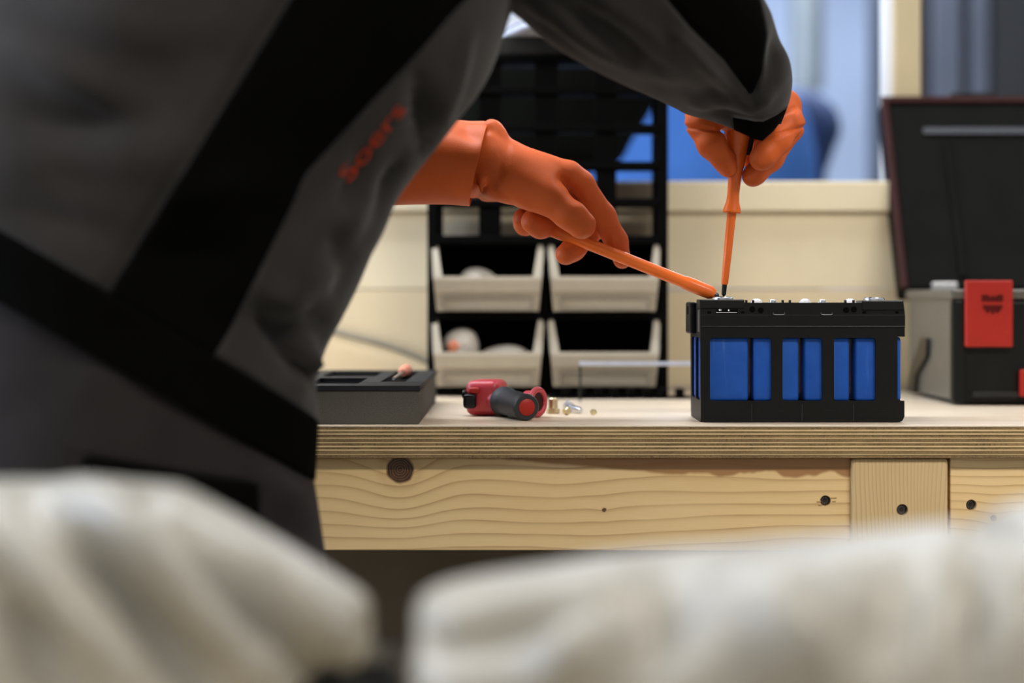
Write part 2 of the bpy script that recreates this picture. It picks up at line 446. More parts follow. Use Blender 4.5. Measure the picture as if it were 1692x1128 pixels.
def crease(d, Pn, lines):
    k = FPX/(Pn[..., 1]+D0); px = CX+Pn[..., 0]*k; py = HY-(Pn[..., 2]-ZC)*k
    for (x0, y0, x1, y1, a, wd, ymax) in lines:
        dx, dy = x1-x0, y1-y0; t = np.clip(((px-x0)*dx+(py-y0)*dy)/(dx*dx+dy*dy), 0, 1)
        d = d+a*.001*np.exp(-(np.hypot(px-(x0+t*dx), py-(y0+t*dy))/wd)**2)*(Pn[..., 1] < ymax)
    return d
def prim(px, py, Y, r): return (np.array(P(px, py, Y)), r/1000.)

# ------------------------------------------------------------------ the room
W0, W1, B0, B1 = -4.0, 4.2, -4.2, 4.8
struct(box('floor', W0, W1, B0, B1, -.06, 0, 'floor', bev=0))
struct(box('ceiling', W0, W1, B0, B1, CEIL, CEIL+.06, 'ceiling', bev=0))
struct(box('wall_back', W0, W1, B1, B1+.1, 0, CEIL, 'farwall', bev=0))
struct(box('wall_front', W0, W1, B0-.1, B0, 0, CEIL, 'sidewall', bev=0))
struct(box('wall_right', W1, W1+.1, B0, B1, 0, CEIL, 'sidewall', bev=0))
struct(box('wall_left', W0-.1, W0, B0, B1, 0, CEIL, 'sidewall', bev=0))
win = box('added_window_1', W0, W0+.02, -1.15, .55, 1.1, 2.4, 'rim_glow', bev=0); struct(win)  # unseen window, added to go with the bluish rim light
fr = boxes('added_window_frame', [(W0, W0+.06, -1.2, -1.13, 1.05, 2.45), (W0, W0+.06, .53, .6, 1.05, 2.45), (W0, W0+.06, -1.2, .6, 1.05, 1.12),
            (W0, W0+.06, -1.2, .6, 2.38, 2.45), (W0, W0+.05, -.33, -.27, 1.1, 2.4)], 'white_paint', win)
for i, (x, y, sx, sy, p) in enumerate(LAMPS):
    names = ['above the workbench', 'above the workbench at the right', 'behind the camera at the left', 'behind the camera at the right', 'over the far side of the room', 'over the left aisle']
    t = thing('ceiling_lamp', 'long white ceiling lamp '+names[i], 'lamp', (x, y, CEIL), 'ceiling lamps')
    box('lamp_housing', x-sx/2-.03, x+sx/2+.03, y-sy/2-.03, y+sy/2+.03, CEIL-.07, CEIL, 'lampbody', t, .004)
    box('lamp_diffuser', x-sx/2, x+sx/2, y-sy/2, y+sy/2, CEIL-.09, CEIL-.07, 'diffuser', t, .004)

# partition behind the bench: boards, top rail, post
YP = .76
part = struct(bpy.data.objects.new('wall_partition', None)); C.objects.link(part); part.location = (0, YP, 0)
part['label'] = 'cream boarded half-height partition behind the workbench'
zt = Z(300, YP)
box('board', -2.2, 2.6, YP, YP+.03, 0, Z(640, YP)-.002, 'cream', part, .001)
box('board', -2.2, 2.6, YP, YP+.03, Z(640, YP), Z(477, YP)-.0015, 'cream', part, .0012)
box('board', -2.2, 2.6, YP, YP+.03, Z(477, YP), Z(350, YP)-.0015, 'cream_pale', part, .0012)
box('top_rail', -2.2, 2.6, YP-.012, YP+.05, Z(350, YP), zt, 'cream_pale', part, .003)
struct(box('trim_1', X(1478, YP+.05), X(1523, YP+.05), YP+.052, YP+.10, 0, CEIL, 'post', bev=.003))['label'] = 'cream upright post above the partition'
struct(box('trim_2', X(1462, YP+.06), X(1478, YP+.06)-.0005, YP+.06, YP+.10, 0, CEIL, 'white_paint', bev=.002))['label'] = 'thin white strip beside the cream post'

# things beyond the partition
def sackgrid(name, rings, m, label, cat, sub=6):
    G = loft_grid(rings, sub, [36]); o = fix_normals(obj(name, grid_mesh(G, cap=True), m, smooth=True))
    return tag(o, label, cat)
YB = 2.4
f0 = [ring((900, 1178), (1340, 1178), YB, .22), ring((900, 500), (1345, 500), YB, .24), ring((910, 330), (1350, 330), YB, .24),
      ring((925, 240), (1345, 240), YB, .22), ring((960, 175), (1325, 175), YB, .18), ring((1010, 135), (1280, 135), YB, .12), ring((1080, 118), (1200, 118), YB, .05)]
sackgrid('fabric_sack', f0, 'blue_sack', 'large rounded blue fabric sack standing beyond the partition', 'sack')
YN = 2.75
f1 = [ring((1180, 1128), (1365, 1128), YN, .14), ring((1180, 400), (1358, 400), YN, .15), ring((1180, 300), (1362, 300), YN, .15), ring((1185, 255), (1375, 255), YN, .15),
      ring((1200, 215), (1388, 215), YN, .15), ring((1215, 180), (1378, 180), YN, .13), ring((1240, 158), (1350, 158), YN, .1), ring((1270, 148), (1320, 148), YN, .04)]
sackgrid('fabric_sack', f1, 'navy', 'navy blue rounded sack partly behind the larger blue sack', 'sack')
YD = 1.35
f2 = [ring((560, 1396), (800, 1396), YD, .12), ring((540, 420), (820, 420), YD, .16), ring((520, 320), (900, 320), YD, .2), ring((500, 287), (975, 287), YD, .22), ring((500, 268), (1022, 268), YD, .22),
      ring((500, 230), (1046, 230), YD, .22), ring((500, 165), (1084, 165), YD, .22), ring((500, 60), (1110, 60), YD, .22), ring((520, -80), (1110, -80), YD, .2), ring((600, -200), (1040, -200), YD, .15), ring((720, -240), (900, -240), YD, .05)]
sackgrid('machine_cover', f2, 'dark_cover', 'dark rounded cover looming behind the black bin rack', 'cover')
# duct on the far wall and the dark cabinet right of the post
YF = 4.3
d = thing('wall_duct', 'grey upright duct on the pale far wall', 'duct', (X(1332, YF), YF, 0))
lathe('duct_pipe', (X(1332, YF), YF, Z(150, YF)), (X(1332, YF), YF, CEIL), [(0, .055), (.02, .06), (1, .06)], 'pipe', d)
lathe('duct_foot', (X(1332, YF), YF, 0), (X(1332, YF), YF, Z(150, YF)), [(0, .06), (.02, .035), (1, .035)], 'farwall', d)
YK = 3.2
d = thing('tall_cabinet', 'tall dark cabinet with slate doors right of the cream post', 'cabinet', (X(1600, YK), YK, 0))
box('cabinet_body', X(1515, YK), X(1900, YK), YK, YK+.5, 0, 2.45, 'locker', d, .004)
for a, b, m in ((1540, 1584, 'locker_door'), (1602, 1630, 'locker_door'), (1640, 1700, 'locker'), (1712, 1790, 'locker')):
    dd = box('cabinet_door', X(a, YK), X(b, YK), YK-.02, YK-.001, .1, 2.40, m, d, .003)
    box('door_handle', X(b-8, YK), X(b-4, YK), YK-.045, YK-.021, 1.0, 1.15, 'steel', dd, .002)
box('white_panel_board', 0, .01, 0, .01, 0, .01, 'white_paint') if False else None
p = tag(box('wall_panel', X(1438, YF), X(1463, YF), YF-.03, YF+.05, 0, CEIL-.01, 'locker_door', bev=.004), 'slate blue upright panel on the far wall left of the post', 'panel')

# ------------------------------------------------------------------ workbench
XB0, XB1, YBK = -1.25, 1.75, .74
bench = thing('workbench', 'pine workbench with a thick plywood top and screwed apron boards', 'workbench', (.2, .35, 0))
top = box('top_veneer', XB0, XB1, 0, YBK, ZB-.0016, ZB, 'veneer', bench, .0004)
z = ZB-.0017; i = 0
lay = []
while z > ZB-.0372:
    th = (.0030 if i % 2 == 0 else .0014)*(1+.25*math.sin(i*2.3))
    lay.append((z-th, z, i % 2)); z -= th+.0001; i += 1
for k, (z0, z1, lt) in enumerate(lay):
    box('ply', XB0, XB1, .0006*(1+math.sin(k*5.1)) if lt == 0 else 0.0002, YBK, z0, z1, 'ply_light' if lt else 'ply_dark', bench, .0002, 1)
ZT = lay[-1][0]-.001
YA = .014; ZA = Z(909, YA)
def px_knot(px, py, r, amp, wd, sgn): return (X(px, YA), Z(py, YA), r, amp, wd, sgn)
M['pine_left'] = pine('pine_left_board', [px_knot(661, 776, .0165, .022, .045, 1), px_knot(998, 842, .0022, .002, .012, 1)],
                      stain=(Z(772, YA), X(960, YA), 5.0, 60.), freq=66)
M['pine_right'] = pine('pine_right_board', [px_knot(1641, 856, .004, .004, .02, 1)], freq=95, seed=.37)
M['pine_post'] = pine('pine_post', [], axis='z', freq=215, seed=.11, base=((.58, .41, .20), (.68, .50, .265)), line=(.37, .22, .085))
yA1 = YA+.028
left = box('apron_board', XB0+.03, X(1405.5, YA), YA, yA1, ZA, ZT, 'pine_left', bench, .0012)
right = box('apron_board', X(1570, YA), XB1-.03, YA, yA1, ZA, ZT, 'pine_right', bench, .0012)
YQ = .006
post = box('leg', X(1407, YQ), X(1567, YQ), YQ, YQ+.09, 0, ZT, 'pine_post', bench, .004, 3)
for xx in (XB0+.05, ):
    box('leg', xx, xx+.11, YA+.03, YA+.12, 0, ZT, 'pine_post', bench, .004, 3)
for xx in (XB0+.05, X(1407, YQ), XB1-.2):
    box('leg', xx, xx+.11, YBK-.1, YBK-.01, 0, ZT, 'pine_post', bench, .004, 3)
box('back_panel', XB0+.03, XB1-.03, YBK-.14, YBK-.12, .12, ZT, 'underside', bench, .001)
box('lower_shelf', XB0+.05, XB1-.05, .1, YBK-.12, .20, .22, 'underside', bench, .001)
# counterbored screws in the apron
def bore(o, c, r, dep):
    me = lathe_mesh(c+Vector((0, dep, 0)), c-Vector((0, .004, 0)), [(0, r), (1, r)], 20); t = bpy.data.objects.new('t', me); C.objects.link(t)
    bm = bmesh.new(); bm.from_mesh(me); bmesh.ops.recalc_face_normals(bm, faces=bm.faces); bm.to_mesh(me); bm.free()
    md = o.modifiers.new('b', 'BOOLEAN'); md.object = t; md.operation = 'DIFFERENCE'; md.solver = 'EXACT'
    dg = bpy.context.evaluated_depsgraph_get(); nm = bpy.data.meshes.new_from_object(o.evaluated_get(dg))
    o.modifiers.clear(); o.data = nm; bpy.data.objects.remove(t)
def screw(px, py, Yf, r, par):
    c = P(px, py, Yf); bore(par, c, r, .009)
    lathe('screw_head', c+Vector((0, .0089, 0)), c+Vector((0, .0045, 0)), [(0, r*.92), (.6, r*.92), (.9, r*.8), (1, r*.62)], 'steel_dark', par, 16)
    lathe('screw_recess', c+Vector((0, .0050, 0)), c+Vector((0, .0042, 0)), [(0, r*.45), (1, r*.42)], 'rim_hole', par, 6)
screw(1364, 827, YA, .0062, left); screw(1491, 842, YQ, .0066, post); screw(1605, 834, YA, .0062, right)
sp = P(1365, 827, YA)
M['splinter'] = mat('splintered_wood', (.50, .33, .14), .7, 0, .3, 300)
for dx, dz, ln in ((-.0085, -.001, .005), (-.007, -.0045, .004), (.0085, .0035, .007), (.009, -.0005, .004)):
    box('splinter', sp.x+dx-ln/2, sp.x+dx+ln/2, YA-.0009, YA+.001, sp.z+dz-.0006, sp.z+dz+.0006, 'splinter', left, .0002, 1)

# ------------------------------------------------------------------ battery
YV = .05; DB = .115
bat = thing('battery_pack', 'black battery pack with four blue cells behind windows, at the bench front', 'battery', (X(1325, YV), YV+DB/2, ZB))
def bx(name, p0, p1, q0, q1, y0, y1, m, par, bev=.0008, seg=2): return box(name, X(p0, YV), X(p1, YV), y0, y1, Z(q1, YV), Z(q0, YV), m, par, bev, seg)
zb = ZB+.0005
pxz = lambda p, q: (X(p, YV), Z(q, YV))
def win_hole(p0, p1, q0=558, q1=662): return rrect(X(p0, YV), X(p1, YV), Z(q1, YV), Z(q0, YV), .0035)
outer = [pxz(1158, 690), pxz(1160, 695), pxz(1165, 698)]+[pxz(1484, 698), pxz(1491, 695), pxz(1494.5, 688), pxz(1494.5, 662), pxz(1490, 662), pxz(1483, 659), pxz(1483, 556), pxz(1495, 556), pxz(1495, 516), pxz(1493, 500), pxz(1160, 500), pxz(1157, 510)]
outer = [(x, max(z_, zb)) for x, z_ in outer]
front = plate('front_plate', outer, [win_hole(1173, 1275), win_hole(1293, 1359), win_hole(1378, 1447)], YV, YV+.004, 'black_plastic', bat)
plate('back_plate', outer, [win_hole(1173, 1275), win_hole(1293, 1359), win_hole(1378, 1447)], YV+DB-.004, YV+DB, 'black_plastic', bat)
# left end plate with windows (in the YZ plane)
lx = X(1158, YV)
endp = plate('end_plate', rrect(YV+.002, YV+DB-.002, zb, Z(502, YV), .003), [rrect(YV+.012, YV+DB/2-.004, Z(662, YV), Z(558, YV), .003), rrect(YV+DB/2+.004, YV+DB-.012, Z(662, YV), Z(558, YV), .003)], -.002, .002, 'black_plastic')
endp.data.transform(Matrix(((0, 1, 0, lx+.002), (1, 0, 0, 0), (0, 0, 1, 0), (0, 0, 0, 1)))); fix_normals(endp); setp(endp, bat)
bx('bottom_tray', 1160, 1493, 664, 697.4, YV+.004, YV+DB-.004, 'black_plastic', bat, .003)
bx('top_tray', 1158.5, 1494, 503, 556, YV+.004, YV+DB-.004, 'black_plastic', bat, .001)
for a, b in ((1162, 1237.5), (1245.5, 1321), (1329.5, 1405), (1414, 1490.5)):
    for y0, y1 in ((YV+.0048, YV+DB/2-.002), (YV+DB/2+.002, YV+DB-.0048)):
        c_ = bx('cell', a, b, 556.5, 663.5, y0, y1, 'cell', bat, .0035, 3); autosmooth(c_, 60)
# front details: seam ridge, lid lip, grooves
bx('seam_ridge', 1157.5, 1495.4, 538.5, 541, YV-.0009, YV+.002, 'black_gloss', bat, .0004)
bx('lid_lip', 1157, 1495.5, 520, 538, YV-.0006, YV+.001, 'black_plastic', bat, .0004)
for g in (1243, 1326, 1411):
    bx('tray_rib', g-1.2, g+1.2, 667, 696, YV-.0009, YV+.001, 'black_gloss', bat, .0003, 1)
    bx('slot', g+34, g+52, 677.5, 679, YV-.0005, YV+.001, 'black_gloss', bat, .0001, 1)
for a, b in ((1275.5, 1292.5), (1359.5, 1377.5)):                 # glossy strap bars
    bx('strap_bar', a, b, 556.5, 663.5, YV+.0004, YV+.0035, 'strap', bat, .0006) if 'strap' in M else None
# terminal blocks and lid hardware
tb = bx('terminal_block', 1156, 1230, 494.5, 510, YV-.001, YV+.035, 'black_gloss', bat, .0012)
tb2 = bx('terminal_block', 1424, 1493, 496, 513, YV-.001, YV+.035, 'black_gloss', bat, .0012)
for t_, cx, cy in ((tb, 1197, 494.5), (tb2, 1449, 496)):
    c = P(cx, cy, YV+.018); c = Vector((X(cx, YV), YV+.017, Z(cy, YV)))
    lathe('terminal_disc', c, c+Vector((0, 0, .0032)), [(0, .0125), (.55, .0125), (.7, .0115), (1, .0112)], 'steel', t_, 32)
    lathe('terminal_bore', c+Vector((0, 0, .0030)), c+Vector((0, 0, .0036)), [(0, .006), (1, .006)], 'black_gloss', t_, 24)
for px in (1234.5, 1246, 1295, 1307, 1399, 1412.5):
    bx('pin', px-1.7, px+1.7, 495.5, 501, YV+.006, YV+.011, 'black_gloss', bat, .0003, 1)
for px in (1260, 1342, 1418):
    c = Vector((X(px, YV), YV+.05, Z(500, YV))); lathe('cap', c-Vector((0, 0, .002)), c+Vector((0, 0, .0048)), [(0, .007), (.5, .0068), (.8, .005), (1, .002)], 'white_plastic', bat, 20)
for px in (1281, 1364):
    c = Vector((X(px, YV), YV+.02, Z(500, YV)))
    br = lathe('cell_stud', c-Vector((0, 0, .001)), c+Vector((0, 0, .0035)), [(0, .0075), (.3, .0075), (.35, .0042), (.9, .004), (1, .003)], 'steel', bat, 20)
for px in (1287, 1366):                                            # wire staples on the front
    obj('staple', tube_mesh([P(px-9, 516, YV-.0004), P(px-8, 519.5, YV-.0010), P(px+8, 519.5, YV-.0010), P(px+9, 516, YV-.0004)], .0006, 6, 3), 'steel_dark', bat)
for px, py in ((1243, 511), (1257, 512.5), (1398, 512), (1411, 511)):
    c = P(px, py, YV); lathe('lid_hole', c+Vector((0, .002, 0)), c-Vector((0, .0004, 0)), [(0, .0035), (1, .0035)], 'rack', bat, 18)
for px in (1172, 1227, 1428, 1482):
    bx('slot', px-3, px+3, 514, 517.5, YV-.0005, YV+.001, 'rack', bat, .0002, 1)
bx('busbar_slot', 1184, 1219, 511, 517, YV-.0004, YV+.001, 'rack', bat, .0002, 1)
for a, b, q0, q1 in ((1184, 1218, 515.4, 516.8), (1188, 1192, 510.5, 513.5), (1203, 1205.5, 511, 514)):
    bx('busbar', a, b, q0, q1, YV-.0010, YV+.001, 'steel', bat, .0002, 1)
hd = boxes('side_handle', [(X(1148, YV), lx+.001, YV+.055, YV+DB-.006, Z(553, YV), Z(499, YV))], 'black_plastic', bat, .0025)
box('handle_slot', X(1148, YV)-.0004, X(1148, YV)+.001, YV+.075, YV+.09, Z(520, YV), Z(506, YV), 'rack', hd, .0004)
box('corner_clip', lx-.0015, lx+.001, YV+.006, YV+.022, Z(548, YV), Z(512, YV), 'case_grey', bat, .001)

# ------------------------------------------------------------------ insulated screwdrivers
YS = .085
tip, flare, topv = P(1195.5, 491, YS), P(1209, 352, YS), P(1226, 150, YS)
sd = thing('screwdriver', 'orange insulated screwdriver held upright with its tip on the battery terminal', 'screwdriver', tip)
lathe('handle', flare, topv, [(0, .0100), (.008, .0108), (.03, .0104), (.09, .0078), (.16, .0070), (.30, .0080), (.45, .0115), (.62, .0165), (.8, .0185), (.93, .0165), (1, .010)], 'tool_orange', sd)
lathe('shaft', P(1197.2, 470, YS), flare, [(0, .0034), (.02, .0041), (.5, .0050), (1, .0055)], 'tool_orange', sd, 24)
lathe('blade', tip, P(1197.2, 470, YS), [(0, .0009), (.12, .0012), (.22, .0027), (1, .0030)], 'black_plastic', sd, 16)
hp = [P(1243, 222, YS-.0178), P(1240, 240, YS-.0165), P(1237, 256, YS-.0142)]
obj('printed_stripe', tube_mesh(hp, .0028, 8, 4), 'black_plastic', sd)
a0, b0 = P(760, 318, .135), P(1188, 489, .088)
sr = thing('screwdriver', 'orange insulated screwdriver slanting from the left glove to the battery terminal', 'screwdriver', b0)
ax = b0-a0
def onax(t): return a0+ax*t
lathe('shaft', onax(.43), onax(.985), [(0, .0072), (.78, .0072), (.80, .0082), (.84, .0084), (.97, .0080), (1, .0050)], 'tool_orange', sr, 24)
lathe('handle', onax(.345), onax(.43), [(0, .006), (.1, .0085), (.5, .0090), (.8, .0085), (1, .0072)], 'tool_orange', sr, 24)
lathe('blade', onax(.985), onax(1.0), [(0, .0032), (.6, .0028), (1, .0012)], 'steel_dark', sr, 16)
box('print_mark', 0, .003, 0, .001, 0, .0008, 'white_plastic', None, .0001, 1) if False else None

# ------------------------------------------------------------------ the person
person = thing('person', 'person in grey and black workwear with orange rubber gloves bending over the bench', 'person', (-.35, -.28, 0))
YT = -.28
TR = [ring((-125, 425), (517, 792), YT, .165, .026), ring((-140, 310), (522, 695), YT, .17, .030), ring((-150, 240), (523, 605), YT, .17, .026), ring((-95, 105), (588, 470), YT, .175, .02),
      ring((-30, -32), (648, 335), YT, .18, .01), ring((60, -148), (742, 213), YT, .185), ring((120, -232), (802, 130), YT, .19), ring((160, -330), (840, 25), YT, .2),
      ring((230, -400), (880, -95), YT, .205), ring((330, -450), (880, -230), YT, .19), ring((450, -470), (800, -330), YT, .11), ring((520, -475), (740, -385), YT, .075)]
def polyx(pts):
    ys = [p[1] for p in pts]; xs = [p[0] for p in pts]
    return lambda px, py: px-float(np.interp(py, ys, xs))
s1 = polyx([(790, -500), (480, 0), (195, 460), (120, 590), (60, 690)])
s2 = polyx([(1000, -300), (830, -60), (750, 15), (690, 85), (600, 180), (500, 290), (485, 330), (460, 380), (375, 550), (320, 640), (250, 760)])
cols = [22, 16, 22]; G = loft_grid(TR, 8, cols, [s1, s2])
folds = [(590, 330, 545, 395, 9, 28), (545, 395, 555, 470, -9, 22), (470, 500, 530, 430, 8, 24), (520, 520, 545, 600, -9, 20), (420, 520, 500, 560, -7, 18), (440, 470, 480, 505, 7, 18),
         (690, 130, 700, 240, -8, 16), (735, 130, 690, 260, 6, 12), (715, 180, 690, 300, -6, 9), (650, 330, 600, 420, 6, 18), (500, 640, 520, 560, 8, 18), (560, 420, 530, 470, 8, 22),
         (40, 90, 200, 170, 9, 30), (60, 180, 230, 210, -9, 34), (0, 250, 150, 330, 6, 40), (120, 20, 260, 60, 8, 35), (330, 30, 250, 160, -6, 40), (20, 340, 180, 380, -5, 30)]
folds += [(600, 250, 560, 340, -6, 14), (520, 360, 470, 470, 7, 26), (440, 540, 520, 640, -7, 16), (480, 560, 512, 600, 7, 12), (300, 60, 380, 20, 6, 30), (150, 260, 300, 250, 8, 40), (60, 300, 160, 300, -7, 26),
          (770, 60, 730, 200, 6, 11), (660, 260, 620, 340, -6, 12), (250, 330, 420, 300, 5, 30), (230, 420, 380, 420, -5, 26)]
G = wrinkle(G, [(a, b, c, d, e*1.7, f) for a, b, c, d, e, f in folds])
HEMR = 8
c1, c2 = cols[0], cols[0]+cols[1]; NH = sum(cols)
is_hem = lambda i, j: i < HEMR
is_side = lambda i, j: i >= HEMR and c1 <= j < c2
jk = obj('jacket', grid_mesh(G, lambda i, j: not is_hem(i, j) and not is_side(i, j)), 'jacket', person, True)
sp_ = obj('side_panel', grid_mesh(G, is_side), 'jacket_black', jk, True); sp_['label'] = 'black side panel of the jacket'
hb = obj('waistband', grid_mesh(G, is_hem), 'jacket_black', jk, True); hb['label'] = 'black waistband of the jacket'
for o in (jk, sp_, hb): solidify(o, .004, 0)
full = grid_mesh(G); bvh = BVHTree.FromPolygons([v.co for v in full.vertices], [tuple(p.vertices) for p in full.polygons])
# chest lettering wrapped on the cloth
cu = bpy.data.curves.new('t', 'FONT'); cu.body = 'Soers'; cu.size = 1; cu.space_character = 1.0
t_ = bpy.data.objects.new('t', cu); C.objects.link(t_); dg = bpy.context.evaluated_depsgraph_get()
me = bpy.data.meshes.new_from_object(t_.evaluated_get(dg)); bpy.data.objects.remove(t_)
bm = bmesh.new(); bm.from_mesh(me); bmesh.ops.triangulate(bm, faces=bm.faces)
for _ in range(2): bmesh.ops.subdivide_edges(bm, edges=[e for e in bm.edges if e.calc_length() > .12], cuts=1)
xs = [v.co.x for v in bm.verts]; ln = max(xs)-min(xs); x0 = min(xs)
p0, p1 = Vector((577, 302)), Vector((672, 182)); dr = (p1-p0); up = Vector((dr.y, -dr.x)).normalized()*-1
up = Vector((-.784, -.62)); hgt = 36
for v in bm.verts:
    q = p0+dr*((v.co.x-x0)/ln)+up*(v.co.y*hgt)
    o_ = Vector((0, -D0, ZC)); d_ = (P(q.x, q.y, 0)-o_).normalized(); hit = bvh.ray_cast(o_, d_)
    v.co = hit[0]-d_*.0065 if hit[0] else P(q.x, q.y, YT-.17)
lg = bpy.data.meshes.new('m'); bm.to_mesh(lg); bm.free()
lo = obj('logo_print', lg, 'logo', jk); lo['label'] = 'orange lettering printed on the jacket'

# near sleeve (right arm)
def sring(L, R, Y, b, up=0.): return ring(L, R, Y, b, up)
SR = [sring((640, 40), (700, -330), -.30, .10), sring((760, 0), (830, -300), -.29, .105), sring((838, 12), (950, -250), -.27, .10), sring((905, 65), (1080, -165), -.24, .095), sring((975, 108), (1185, -95), -.20, .09),
      sring((1035, 138), (1250, -12), -.15, .085), sring((1085, 160), (1287, 62), -.09, .078), sring((1112, 173), (1304, 115), -.04, .07), sring((1128, 183), (1303, 160), .00, .06, -.012), sring((1140, 188), (1288, 205), .03, .052, -.024)]
z1 = polyx([(960, -170), (1102, 0), (1142, 48), (1194, 96), (1238, 155), (1246, 165)])
z2 = polyx([(1180, -170), (1254, 0), (1266, 60), (1258, 120), (1240, 155), (1250, 165)])
GS = loft_grid(SR, 8, [26, 12, 10], [z1, z2])
GS = wrinkle(GS, [(900, 20, 1060, 110, 8, 22), (930, 20, 1100, 80, -7, 22), (1000, 10, 1130, 110, 8, 20), (1060, 140, 1200, 150, -7, 14), (1100, 120, 1215, 175, 7, 14), (1150, 185, 1235, 190, -5, 10),
                  (1290, 40, 1270, 140, -9, 14), (1285, 130, 1240, 180, 9, 12), (870, 20, 960, 80, -6, 12), (960, 20, 1120, 140, -11, 16), (880, 0, 1050, 100, 9, 16), (1120, 60, 1230, 170, 9, 12), (1060, 100, 1180, 190, 8, 12)])
def drape(G):
    nv = G.shape[0]; ed = [(1110, 172), (1128, 181), (1170, 194), (1205, 208), (1232, 221), (1258, 233), (1276, 214), (1292, 184), (1305, 150)]
    for j in range(48):
        x_, y_ = proj(G[-1, j]); k = (G[-1, j, 1]+D0)/FPX
        dz = -(np.interp(x_, [e[0] for e in ed], [e[1] for e in ed])-y_)*k*math.sin(math.pi*min(1, max(0, j/48)))**.3
        for m_ in range(14): G[nv-1-m_, j, 2] += dz*(1-m_/14)**1.5
    return G
GS = drape(GS)
tip_row = 9*8-12
blk = lambda i, j: (26 <= j < 38 and i < tip_row)
cuf = lambda i, j: 20 <= j < 47 and i >= 67
sl = obj('sleeve', grid_mesh(GS, lambda i, j: not blk(i, j) and not cuf(i, j)), 'jacket', jk, True)
sb = obj('sleeve_panel', grid_mesh(GS, blk), 'jacket_black', jk, True); sb['label'] = 'black elbow panel of the sleeve'
sc = obj('cuff_tab', grid_mesh(GS, cuf), 'jacket_black', jk, True)
for o in (sl, sb, sc): solidify(o, .0035, 0)
# far sleeve (left arm), mostly hidden behind the torso
SF = [ring((600, -60), (760, -260), -.14, .09), ring((560, 60), (740, -80), -.08, .09), ring((545, 190), (690, 70), .0, .08), ring((560, 280), (660, 160), .07, .07), ring((600, 325), (680, 205), .10, .06), ring((640, 325), (700, 215), .11, .058)]
o = obj('sleeve', grid_mesh(loft_grid(SF, 6, [24])), 'jacket', jk, True); solidify(o, .003, 0)

# trousers
TT = [ring((-60, 420), (500, 640), YT, .150, .02), ring((-75, 560), (507, 745), YT, .155, .02), ring((-75, 740), (519, 825), YT, .16), ring((-60, 900), (534, 925), YT, .165), ring((-45, 1010), (546, 1005), YT, .17)]
g0 = polyx([(128, 400), (130, 715), (150, 800), (180, 1100)]); g1 = polyx([(400, 400), (400, 690), (415, 760), (440, 1100)])
GT = loft_grid(TT, 10, [12, 16, 10], [g0, g1])
GT = wrinkle(GT, [(440, 800, 525, 850, 6, 20), (430, 860, 530, 890, -6, 18), (60, 640, 260, 600, 6, 40), (20, 700, 110, 620, -6, 30), (410, 760, 480, 820, 5, 22)])
pk = lambda i, j: i >= 17 and 12 <= j < 28
tr = obj('trousers', grid_mesh(GT, lambda i, j: not pk(i, j)), 'trouser', person, True)
tp = obj('thigh_pocket', grid_mesh(wrinkle(GT, [(0, 800, 600, 800, 5, 400)]), pk), 'jacket_black', tr, True); tp['label'] = 'black thigh pocket of the trousers'
solidify(tr, .004, 0); solidify(tp, .005, 0)
xc = X(250, YT); zc_ = Z(1005, YT)
legs = []
for sy, dx in ((-1, .02), (1, -.03)):
    LR = []
    for t, rx, ry in ((0, .165, .09), (.15, .14, .09), (.35, .115, .09), (.5, .10, .085), (.62, .09, .08), (.8, .085, .075), (1, .085, .07)):
        LR.append(wring((xc+dx*t, YT+sy*.085, zc_+.02-(zc_-.09)*t), (rx, 0, 0), (0, ry, 0)))
    o = obj('trouser_leg', grid_mesh(loft_grid(LR, 5, [18])), 'trouser', tr, True); solidify(o, .003, 0)
    bx_ = xc+dx
    def bf(Pn, bx_=bx_, yy=YT+sy*.085):
        d = seg_d(Pn, (bx_, yy, .26), (bx_, yy, .07), .05, .05)
        d = smin(d, seg_d(Pn, (bx_-.02, yy, .05), (bx_+.17, yy, .042), .046, .040), .03)
        return np.maximum(d, -Pn[..., 2]+.001)
    obj('boot', surf_net(bf, (bx_-.12, YT+sy*.085-.09, -.01), (bx_+.26, YT+sy*.085+.09, .33), .008), 'boot', person, True)

# body under the clothes: one continuous figure
sh_n, sh_f = P(700, -190, -.30), P(690, -170, -.15)
chest, belly, pelvis = P(480, -60, YT), P(330, 330, YT), P(240, 700, YT)
neck, headc = Vector((-.10, -.26, 1.60)), Vector((.045, -.25, 1.70))
segs = [(pelvis, belly, .10, .11), (belly, chest, .125, .14), (chest, P(640, -230, YT), .14, .10), (P(640, -230, YT), neck, .08, .058), (neck, headc-Vector((.04, 0, .03)), .056, .06),
        (sh_n, P(1000, -40, -.22), .055, .045), (P(1000, -40, -.22), P(1215, 120, -.02), .045, .035), (P(1215, 120, -.02), P(1222, 168, .05), .032, .03), (chest, sh_n, .10, .06), (chest, sh_f, .09, .045),
        (sh_f, P(622, 120, -.005), .045, .036), (P(622, 120, -.005), P(606, 215, .066), .034, .026), (P(606, 215, .066), P(650, 268, .108), .026, .025), (P(650, 268, .108), P(740, 268, .11), .025, .025)]
for sy, dx in ((-1, .02), (1, -.03)):
    y_ = YT+sy*.08
    segs += [(pelvis+Vector((0, sy*.06, -.03)), Vector((xc+dx*.45, y_, .48)), .07, .055), (Vector((xc+dx*.45, y_, .48)), Vector((xc+dx, y_, .12)), .058, .042)]
